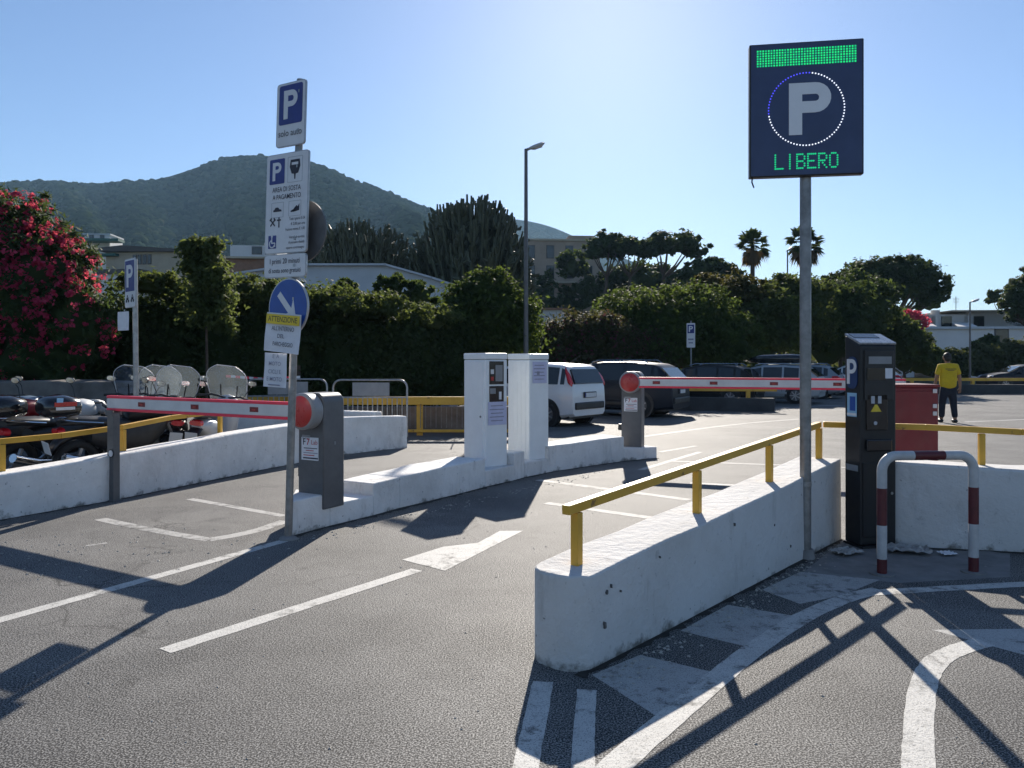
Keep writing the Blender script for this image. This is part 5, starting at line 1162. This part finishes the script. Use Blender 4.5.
pk = plant('bougainvillea', [ell(908, 324, 50, 34, 24), ell(900, 332, 50, 30, 24)], 1500, .18, 'dark', 'small bougainvillea with a patch of bright pink blossom left of the white houses', 'flowering bush', .05, core=.7)
blossoms([ell(908, 322, 49.6, 32, 20)], 60, .26, .10, 'pink', pk)
# banana-like plant
bn = empty('banana_plant', (at(941, 370, 47).x, 47, 0), 0, 'bright green banana plant with upright leaves above the man in yellow', 'plant')
mb = MB()
for i, (dx, dz, l) in enumerate(((-.35, 1.5, .55), (.1, 1.9, .9), (.5, 1.6, .6), (-.1, 1.7, .8), (.8, 1.2, .3))):
    vs = []; fs = []
    for k in range(7):
        t = k/6; x = dx*t*1.3; z = .9+dz*t-.5*t*t*l; w2 = .24*math.sin(math.pi*min(1, .12+t*.88)); vs += [(x-w2, -.1*t, z), (x, -.1*t-.05, z-.03), (x+w2, -.1*t, z)]
    for k in range(6):
        for q in range(2): a = k*3+q; fs.append((a, a+1, a+4, a+3))
    mb.add(vs, fs)
mb.build('leaves', leaf('banana_leaf', (.10, .16, .02), (.16, .22, .03), .55), bn, smooth=60)
mb = MB(); mb.tube([(0, 0, -.1), (0, 0, 1.3)], [.13, .08], 8); mb.build('trunk', M['bark'], bn)
plant('tree', [ell(572, 268, 94, 26, 34), ell(588, 296, 94, 30, 44), ell(546, 304, 94, 30, 50), ell(568, 306, 94, 24, 36)], 4200, .34, 'dark', 'dark tree growing against the front of the tall beige villa', 'tree', .15, core=.5, clump=.4)
# -- palms
def palm(cx, cy, rpx, d, label, dead, seed):
    rr = random.Random(seed); c = at(cx, cy, d); Rr = rpx*d/FPX; r = empty('fan_palm', (c.x, d, 0), 0, label, 'palm', 'fan palms against the sky')
    mb = MB(); pts = [(math.sin(t*2)*.12, 0, -.2+(c.z+.2)*t) for t in np.linspace(0, 1, 9)]; x0 = pts[-1][0]
    mb.tube(pts, [.24-.08*t for t in np.linspace(0, 1, 9)], 10); mb.build('trunk', M['bark'], r, smooth=60)
    for nm, n, lo, hi, lk in (('fronds', 40, -30, 88, 'palm'), ('dead_fronds', dead, -85, -30, 'dead')):
        vs = []; fs = []
        for i in range(n):
            az = rr.uniform(0, 6.283); el = R(lo+(hi-lo)*rr.random()); dr = Vector((math.cos(az)*math.cos(el), math.sin(az)*math.cos(el), math.sin(el))); L1 = Rr*rr.uniform(.40, .55)
            o = Vector((x0, 0, c.z-.05)); h = o+dr*L1+Vector((0, 0, -.05)); sd_ = dr.cross(Vector((0, 0, 1))).normalized(); upv = sd_.cross(dr)
            w2 = .018*Rr; b = len(vs); vs += [o-sd_*w2, o+sd_*w2, h+sd_*w2, h-sd_*w2]; fs.append((b, b+1, b+2, b+3))
            roll = rr.uniform(-.6, .6)
            for k in range(11):
                a = R(-75+15*k); dd = (dr*math.cos(a)+(sd_*math.cos(roll)+upv*math.sin(roll))*math.sin(a)); ln = Rr*rr.uniform(.42, .60)*(1-.25*abs(k-5)/5); mid = h+dd*ln*.6; tip = h+dd*ln+Vector((0, 0, -.18*ln-(.15*ln if lk == 'dead' else 0)))
                n2 = dd.cross(upv).normalized()*.055*Rr; b = len(vs); vs += [h, mid+n2, tip, mid-n2]; fs.append((b, b+1, b+2, b+3))
        np_mesh(nm, [tuple(v) for v in vs], fs, L[lk], r)
palm(751, 245, 20, 60, 'fan palm with a full round head, left of the lit sign pole', 22, 1)
palm(803, 243, 22, 62, 'ragged fan palm with brown fronds, partly behind the lit sign pole', 30, 2)
# -- pines
def pine(pads, d, trunk_x, base_y, label, size=.34, n=3800, tr=.28, group=None, cat='pine tree'):
    c = at(trunk_x, base_y, d); r = empty('umbrella_pine', (c.x, d, c.z), 0, label, cat, group); o = np.array([c.x, d, c.z, 0, 0, 0])
    el = [tuple((np.array(ell(*p))-o)*np.array([1, 1, 1, 1.05, 1.05, 1.25])) for p in pads]; crown('crown', el, n, size, L['pine'], r, core=.60, clump=.30, up=.9, per=34)
    mb = MB(); low = min(e[2] for e in el); fk = Vector((random.uniform(-.4, .4), 0, low*.62)); mb.tube([(0, 0, -1), fk*.5, fk], [tr*1.2, tr, tr*.8], 8)
    for e in el:
        for q in range(3):
            t = Vector((e[0]+random.uniform(-.6, .6)*e[3], e[1]+random.uniform(-.6, .6)*e[4], e[2]-e[5]*.3)); mid = fk.lerp(t, .55)+Vector((0, 0, -.08*(t-fk).length)); mb.tube([fk, mid, t], [tr*.5, tr*.36, tr*.12], 6)
    mb.build('trunk', M['bark'], r, smooth=60); return r
PG = 'umbrella pines on the slope'
pine([(606, 243, 88, 34, 16, 2.0), (596, 252, 88, 30, 18, 2), (617, 249, 88, 26, 12, 1.6)], 88, 604, 318, 'umbrella pine with narrow crown in front of the villa, leftmost of its row', .30, 2600, .22, PG)
pine([(630, 248, 90, 44, 14, 2.4), (618, 253, 90, 26, 11, 1.6), (643, 251, 90, 26, 12, 1.6)], 90, 631, 318, 'umbrella pine between the narrow pine and the widest pine', .30, 2600, .22, PG)
pine([(672, 246, 86, 56, 18, 3.0), (655, 251, 86, 34, 13, 2), (690, 252, 86, 26, 12, 1.6), (705, 251, 86, 11, 9, .6)], 86, 666, 318, 'widest umbrella pine with flat crown and forked limbs', .30, 3600, .26, PG)
plant('tree', [ell(640, 284, 97, 70, 36), ell(675, 288, 97, 60, 34), ell(612, 290, 97, 40, 40), ell(655, 272, 97, 36, 16)], 4200, .36, 'pine', 'dark bushy tree under the row of umbrella pines', 'tree', .2, core=.55, clump=.4)
pine([(700, 274, 80, 34, 20, 1.8), (722, 278, 80, 34, 24, 1.8), (715, 266, 80, 26, 12, 1.4), (690, 284, 80, 30, 18, 1.6)], 80, 706, 325, 'low bushy pine between the widest umbrella pine and the left palm', .28, 3400, .22)
pine([(870, 277, 62, 50, 24, 2.0), (895, 272, 62, 50, 24, 2.0), (922, 285, 62, 44, 28, 1.9), (930, 300, 62, 30, 26, 1.5), (850, 288, 62, 44, 24, 1.8), (905, 290, 62, 40, 22, 1.6), (880, 295, 62, 40, 24, 1.6)], 62, 897, 352, 'big spreading stone pine right of the pay machine, with sky showing under its crown', .17, 19000, .30)
pine([(830, 296, 66, 46, 26, 1.9), (845, 310, 66, 46, 30, 1.9), (865, 312, 66, 36, 24, 1.6)], 66, 845, 352, 'dark pine at the left shoulder of the big spreading stone pine', .17, 8500, .25)
pine([(1030, 285, 60, 40, 12, 1.4), (1034, 299, 60, 54, 13, 1.8), (1034, 314, 60, 48, 14, 1.8), (1036, 270, 60, 22, 12, 1.0), (1014, 304, 60, 22, 7, 1.0), (1012, 293, 60, 16, 6, .8)], 60, 1028, 352, 'cedar like tree with tiered branches at the right edge', .16, 9000, .25, None, 'tree')
pine([(996, 298, 70, 14, 13, .7)], 70, 996, 340, 'small round topped tree between the aerial and the right edge cedar', .2, 700, .1, None, 'tree')
# -- the slope behind, and its scrub
def slope_z(x, y):
    s = np.clip((y-48)/90, 0, 1); s = s*s*(3-2*s); t = np.clip((55-x)/60, 0, 1); t = .30+.70*t*t*(3-2*t); return 12.5*s*t
gxx, gyy = np.meshgrid(np.linspace(-150, 170, 90), np.linspace(47, 300, 70)); gz = slope_z(gxx, gyy)+.5*np.sin(gxx*.31)*np.sin(gyy*.27)*np.clip((gyy-52)/20, 0, 1)-.05
V = np.stack([gxx, gyy, gz], -1).reshape(-1, 3); F = np.array([(j*90+i, j*90+i+1, (j+1)*90+i+1, (j+1)*90+i) for j in range(69) for i in range(89)])
M['scrub_soil'] = mat('scrub_soil', (.045, .052, .024), .95, 0, .4, .15)
np_mesh('hillside', V, F, M['scrub_soil'], None, True)['kind'] = 'structure'
def scrub():
    n = 620; y = 52+rng.random(n)**1.3*120; u = rng.uniform(-.72, .72, n); x = u*y; keep = ~((abs(x) < 16) & (y > 96) & (y < 116) & (x > 0)) & ~((x/y > .46) & (y < 78)); x, y = x[keep], y[keep]; z = slope_z(x, y); e = []
    Vs, Fs, b = [], [], 0
    rad = rng.uniform(.9, 2.4, len(x)); per = 46
    k = np.repeat(np.arange(len(x)), per); d = unit(rng.normal(size=(len(k), 3))); d[:, 2] = abs(d[:, 2]); cl = rng.uniform(.7, 1.1, len(k))[:, None]
    P = np.stack([x, y, z], -1)[k]+d*rad[k][:, None]*cl*np.array([1.2, 1, .95]); Vq, Fq = quads(P, unit(d+rng.normal(size=d.shape)*.7), .34, .6); Vs.append(Vq); Fs.append(Fq); b = len(Vq)
    for i in range(len(x)):
        v, f = core_geo((x[i], y[i], z[i]), (rad[i]*1.1, rad[i], rad[i]*.9), .82, 10, 6); Vs.append(v); Fs.append(f+b); b += len(v)
    o = np_mesh('scrub', np.concatenate(Vs), np.concatenate(Fs), L['olive']); tag(o, 'mixed green scrub covering the slope behind the car park', 'scrub', None, 'stuff')
scrub()
# ================================================================== HILLS
def hill(name, prof, Rd, y0, back, label_seed, m, spur):
    pxs = np.array([p[0] for p in prof], float); pys = np.array([p[1] for p in prof], float)
    us = np.linspace(pxs[0], pxs[-1], 260); yy = np.interp(us, pxs, pys); ker = np.ones(15)/15; ys = np.convolve(np.pad(yy, 7, 'edge'), ker, 'valid')
    Zr = (HORY-ys)/FPX*Rd; U = (us-512)/FPX; T = np.concatenate([np.linspace(0, 1, 70), np.linspace(1.06, 1.6, 12)]); V = []
    r2 = np.random.default_rng(label_seed); ph = r2.uniform(0, 6, 12)
    for t in T:
        Y = y0+(Rd-y0)*t; f = t**1.12 if t <= 1 else max(0, 1-((t-1)/.6)**1.5)
        sp = sum(np.sin(U*k+ph[i]+t*q)*a for i, (k, q, a) in enumerate(((14, 1.5, .5), (31, -2.4, .3), (57, 3.5, .2), (90, 5, .12))))
        z = Zr*f+np.where(t <= 1, 1, 1)*sp*spur*(math.sin(min(1, t)*math.pi)**.8 if t <= 1 else 0)-1.0
        V.append(np.stack([U*Y, np.full_like(U, Y), np.maximum(z, -1.5)], -1))
    nx = len(us); ny = len(T); V = np.array(V).reshape(-1, 3); F = np.array([(j*nx+i, j*nx+i+1, (j+1)*nx+i+1, (j+1)*nx+i) for j in range(ny-1) for i in range(nx-1)])
    o = np_mesh(name, V, F, m, None, True); o['kind'] = 'structure'; return V.reshape(ny, nx, 3)
hm = N('wooded_hill'); hv = hm.geo(); h1 = hm.noise(hv, .012, 5, .6); h2 = hm.noise(hv, .09, 4, .6)
c_ = hm.mix(hm.ramp(h1, [(.35, 0.), (.66, 1.)]), (.022, .034, .016), (.052, .066, .028)); c_ = hm.mix(hm.ramp(h2, [(.4, 0.), (.62, .7)]), c_, (.075, .082, .042)); hm.set(Base_Color=c_, Roughness=1.0, Specular_IOR_Level=0); hm.bump(h2, 1.0, 6)
HV = hill('wooded_hill', [(-420, 215), (-200, 196), (-60, 186), (0, 184), (40, 180), (100, 181.5), (150, 179), (178, 175), (205, 160), (232, 153), (252, 151), (272, 153), (300, 159), (350, 177), (400, 196), (430, 208), (480, 227), (540, 252), (620, 296), (720, 362)], 900, 240, 0, 1, hm.m, 26)
hill('far_hill', [(380, 206), (430, 210), (480, 214), (515, 218), (535, 221), (550, 225), (565, 231), (580, 238), (600, 248), (640, 263), (700, 290), (800, 352)], 1700, 1000, 0, 2, hm.m, 25)
def forest():
    ny, nx, _ = HV.shape; n = 24000; j = (rng.random(n)**.75*68).astype(int); i = rng.integers(0, nx-1, n); fx = rng.random((n, 1)); fy = rng.random((n, 1))
    P = (HV[j, i]*(1-fx)+HV[j, i+1]*fx)*(1-fy)+(HV[j+1, i]*(1-fx)+HV[j+1, i+1]*fx)*fy
    keep = (P[:, 2] > 8) & (abs(P[:, 0]/P[:, 1]) < .95); P = P[keep]; n = len(P)
    ico = bmesh.new(); bmesh.ops.create_icosphere(ico, subdivisions=2, radius=1); bv = np.array([v.co[:] for v in ico.verts]); bf = np.array([[v.index for v in f.verts] for f in ico.faces]); ico.free()
    r = rng.uniform(1.6, 3.9, n)*np.where(rng.random(n) < .08, 1.35, 1); jit = 1+rng.normal(size=(n, len(bv), 1))*.13
    V = P[:, None, :]+bv[None]*r[:, None, None]*jit*np.array([1.1, 1.1, .85])+np.array([0, 0, 1.0])*(r*.25)[:, None, None]
    F = bf[None]+(np.arange(n)*len(bv))[:, None, None]; m = leaf('forest_crown', (.008, .018, .009), (.030, .046, .022), .0, (.062, .072, .038))
    o = np_mesh('hill_forest', V.reshape(-1, 3), F.reshape(-1, 3), m); b_ = m.node_tree.nodes['Principled BSDF']; b_.inputs['Specular IOR Level'].default_value = 0; b_.inputs['Roughness'].default_value = 1; tag(o, 'dense dark woodland covering the hill', 'woodland', None, 'stuff')
forest()
# ================================================================== BUILDINGS
M['cream'] = mat('cream_plaster', (.42, .36, .27), .85, 0, .14, .6); M['beige'] = mat('beige_plaster', (.34, .27, .21), .85, 0, .16, .5); M['houswhite'] = mat('white_plaster', (.62, .61, .60), .8, 0, .08, .5)
M['terracotta'] = mat('terracotta', (.26, .14, .09), .85, 0, .25, 1.5); M['roofdark'] = mat('dark_roof_edge', (.09, .08, .075), .8); M['pale_roof'] = mat('pale_roof_felt', (.46, .49, .52), .75, 0, .10, .8); M['win'] = glass_mat('window_glass', (.02, .022, .025), 1, .12)
M['awning'] = mat('green_awning', (.03, .11, .09), .8); M['skylight'] = mat('sloping_skylight', (.85, .84, .82), .4)
def bld(name, rz, loc, label): return empty(name, loc, rz, label, 'house')
def bx(par, nm, x0, x1, y0, y1, z0, z1, m, bevel=0):
    mb = MB(); mb.box(((x0+x1)/2, (y0+y1)/2, (z0+z1)/2), (abs(x1-x0), abs(y1-y0), abs(z1-z0))); return mb.build(nm, m if not isinstance(m, str) else M[m], par, bevel=bevel)
def win(par, x, z, w_, h_, y=0):
    f = bx(par, 'window', x-w_/2-.08, x+w_/2+.08, y-.06, y+.05, z-h_/2-.08, z+h_/2+.08, 'roofdark'); bx(f, 'pane', x-w_/2, x+w_/2, y-.075, y-.062, z-h_/2, z+h_/2, 'win')
# pale gabled house behind the hedge (outline from the photo at its own distance)
g = bld('gabled_house', 0, (0, 36, 0), 'pale house with long low gable showing above the hedge, left of the cactus trees')
prof = [at(a, b, 36) for a, b in ((236, 275), (270, 270), (310, 266), (386, 266), (432, 279), (468, 291), (468, 355), (236, 355))]; pl = [(p.x, p.z) for p in prof]; pl[-1] = (pl[-1][0], -.1); pl[-2] = (pl[-2][0], -.1)
mb = MB(); mb.extr_y(pl, 0, 7.5); mb.build('walls', M['pale_roof'], g)
for (a, b) in zip(pl[:5], pl[1:6]):
    mb = MB(); dx, dz = b[0]-a[0], b[1]-a[1]; ln = math.hypot(dx, dz); mb.box(((a[0]+b[0])/2, 3.7, (a[1]+b[1])/2+.05), (ln+.02, 7.9, .09), M=Matrix.Rotation(-math.atan2(dz, dx), 4, 'Y')); mb.build('roof_slab', M['pale_roof'], g)
# cream villa left
d = 90; k = d/FPX; c = at(142, 362, d); g = bld('villa', R(-8), (c.x, d, 0), 'cream villa with dark roof edge and four small windows, left of the ivy stake')
zz = lambda y, dd=d: EYE+(HORY-y)/FPX*dd
bx(g, 'walls', -4.6, 5.2, 0, 8, -.5, zz(252), 'cream'); mb = MB(); mb.extr_y([(-5.2, zz(251)), (5.8, zz(253)), (5.8, zz(251)), (-2.2, zz(245.5)), (-5.2, zz(247.5))], -.6, 8.5); mb.build('roof', M['roofdark'], g)
for q in range(4): win(g, -.9+q*.62, zz(259.5), .34, 1.0)
bx(g, 'terrace', -5.5, 1.0, -2.2, 0, zz(276), zz(271), 'roofdark'); bx(g, 'lower_wall', -5.4, .9, -2.0, -.02, -.5, zz(276), 'houswhite')
bx(g, 'awning', -5.6, -2.9, -.8, -.02, zz(256), zz(253.5), 'awning')
d = 150; c = at(98, 362, d); g = bld('hill_house', R(5), (c.x, d, 0), 'small white house high on the slope above the oleander'); bx(g, 'walls', -2.6, 2.2, 0, 6, 8, zz(235, 150), 'houswhite'); bx(g, 'roof', -2.8, 2.4, -.2, 6.2, zz(235, 150)+.003, zz(233.6, 150), 'pale_roof')
for q in (-1.2, .8): win(g, q, zz(238, 150), .7, 1.0)
bx(g, 'terrace_canopy', -3, 5, -3.0, -.02, zz(243, 150), zz(240.5, 150), 'awning')
d = 82; c = at(250, 362, d); g = bld('flat_roofed_house', R(6), (c.x, d, 0), 'flat roofed pale block with a terracotta lower storey, just left of the tariff board')
bx(g, 'upper_walls', -2.3, 2.6, 1, 7, zz(257, d), zz(244, d), 'houswhite'); bx(g, 'lower_walls', -2.6, 4.4, 0, 8, -.5, zz(259, d), 'terracotta'); bx(g, 'terrace_slab', -2.9, 4.7, -.5, 8.2, zz(259, d)+.003, zz(257, d)-.003, 'cream')
for q in (.5, 1.9): win(g, q, zz(249, d), .9, .7, 1)
mb = MB(); mb.cyl((1.2, 2, zz(244, d)), (1.2, 2, zz(240, d)), .12, 8); mb.build('chimney', M['houswhite'], g)
# villa behind the umbrella pines
d = 104; c = at(562, 362, d); g = bld('villa', R(4), (c.x, d, 0), 'tall beige villa half hidden by the umbrella pines, right of the tall street lamp')
bx(g, 'walls', -5.6, 5.2, 0, 9, 2, zz(241, d), 'beige'); bx(g, 'parapet', -5.8, 5.4, -.2, 9.2, zz(241, d)+.003, zz(239, d), 'cream'); bx(g, 'roof_block', 1.2, 4.8, 2, 8, zz(239, d)+.003, zz(233, d), 'beige')
for rw, zq in enumerate((252, 272, 294)):
    for q in (-4.2, -1.6, 1.0, 3.6): win(g, q, zz(zq, d), .9, 1.6)
bx(g, 'balcony', -5.2, 1.8, -1.2, -.02, zz(283, d)-.12, zz(283, d)+.12, 'cream')
g2 = bld('garden_house', R(4), (at(545, 362, 60).x, 60, 0), 'low white garden house wall behind the tall street lamp, half buried in shrubs'); bx(g2, 'walls', -2, 1.6, 0, 4, -.2, zz(310, 60), 'houswhite'); bx(g2, 'roof', -2.2, 1.8, -.2, 4.2, zz(310, 60)+.003, zz(308, 60), 'terracotta'); win(g2, -.6, zz(325, 60), .8, 1.2)
# terraced white houses right
d = 60; c = at(975, 362, d); g = bld('terraced_house', R(-3), (c.x, d, 0), 'white flat roofed terraced house with three sloping skylights, at the right')
bx(g, 'lower_walls', -5.6, 6.2, 0, 9, -.3, zz(329, d), 'houswhite'); bx(g, 'terrace_edge', -5.8, 6.4, -.25, 9, zz(329, d)+.003, zz(326.5, d), 'pale_roof')
bx(g, 'upper_walls', -4.0, 2.0, 3.8, 8, zz(326, d), zz(314, d)+.2, 'houswhite'); bx(g, 'upper_block', 1.5, 6.2, 4.2, 9, zz(326, d), zz(309, d), 'houswhite'); bx(g, 'roof_slab', -.2, 6.4, 3.0, 9.2, zz(309, d)+.003, zz(307.5, d), 'cream')
for x in (-2.6, -.3, 2.3):
    bx(g, 'doorway', x-.4, x+.4, 3.68, 3.79, zz(326, d), zz(318, d)+.35, 'win'); bx(g, 'party_wall', x-1.15, x-.95, 3.2, 3.79, zz(326, d), zz(316, d)+.2, 'houswhite')
for x in (-3.2, -.1, 4.4):
    za, zb_ = zz(326.4, d), zz(326.4, d)+.47; q4 = [(x-.9, .3, za), (x+.5, .3, za), (x+1.35, 3.2, zb_), (x-.05, 3.2, zb_)]
    mb = MB(); mb.add(q4+[(a, b, c-.07) for a, b, c in q4], [(0, 1, 2, 3), (7, 6, 5, 4), (0, 4, 5, 1), (1, 5, 6, 2), (2, 6, 7, 3), (3, 7, 4, 0)]); mb.build('skylight', M['skylight'], g)
mb = MB(); mb.extr_y([(-4.6, -.3), (-3.0, -.3)]+[(-3.8+.8*math.cos(R(a)), zz(340, d)-.3+.9*math.sin(R(a))) for a in range(0, 181, 20)], -.05, .05); mb.build('archway', M['win'], g)
win(g, 2.0, zz(338, d), .9, 1.3); win(g, 4.4, zz(338, d), .9, 1.3)
mb = MB(); mb.cyl((1.1, 5, zz(309, d)), (1.1, 5, zz(291, d)), .03, 6)
for q in range(4): mb.cyl((.8+.03*q, 5, zz(293+q*1.6, d)), (1.4-.03*q, 5, zz(293+q*1.6, d)), .015, 5)
mb.build('aerial', M['steel_dark'], g); mb = MB(); mb.cyl((-.6, 5, zz(312, d)), (-.6, 5, zz(306, d)), .35, 14); mb.build('water_tank', M['houswhite'], g)
# ================================================================== HAZE
hz = N('haze_air'); hz.t.nodes.remove(hz.b); pv = hz.n('VolumePrincipled'); pv.inputs['Color'].default_value = (.42, .70, 1, 1); pv.inputs['Density'].default_value = .00018; pv.inputs['Anisotropy'].default_value = .1
hz.l(pv.outputs[0], hz.out.inputs['Volume'])
mb = MB(); mb.box((0, 1500, 160), (5200, 4400, 325)); o = mb.build('haze', hz.m); o['kind'] = 'stuff'; o['label'] = 'thin pale blue haze in the air'; o['category'] = 'haze'
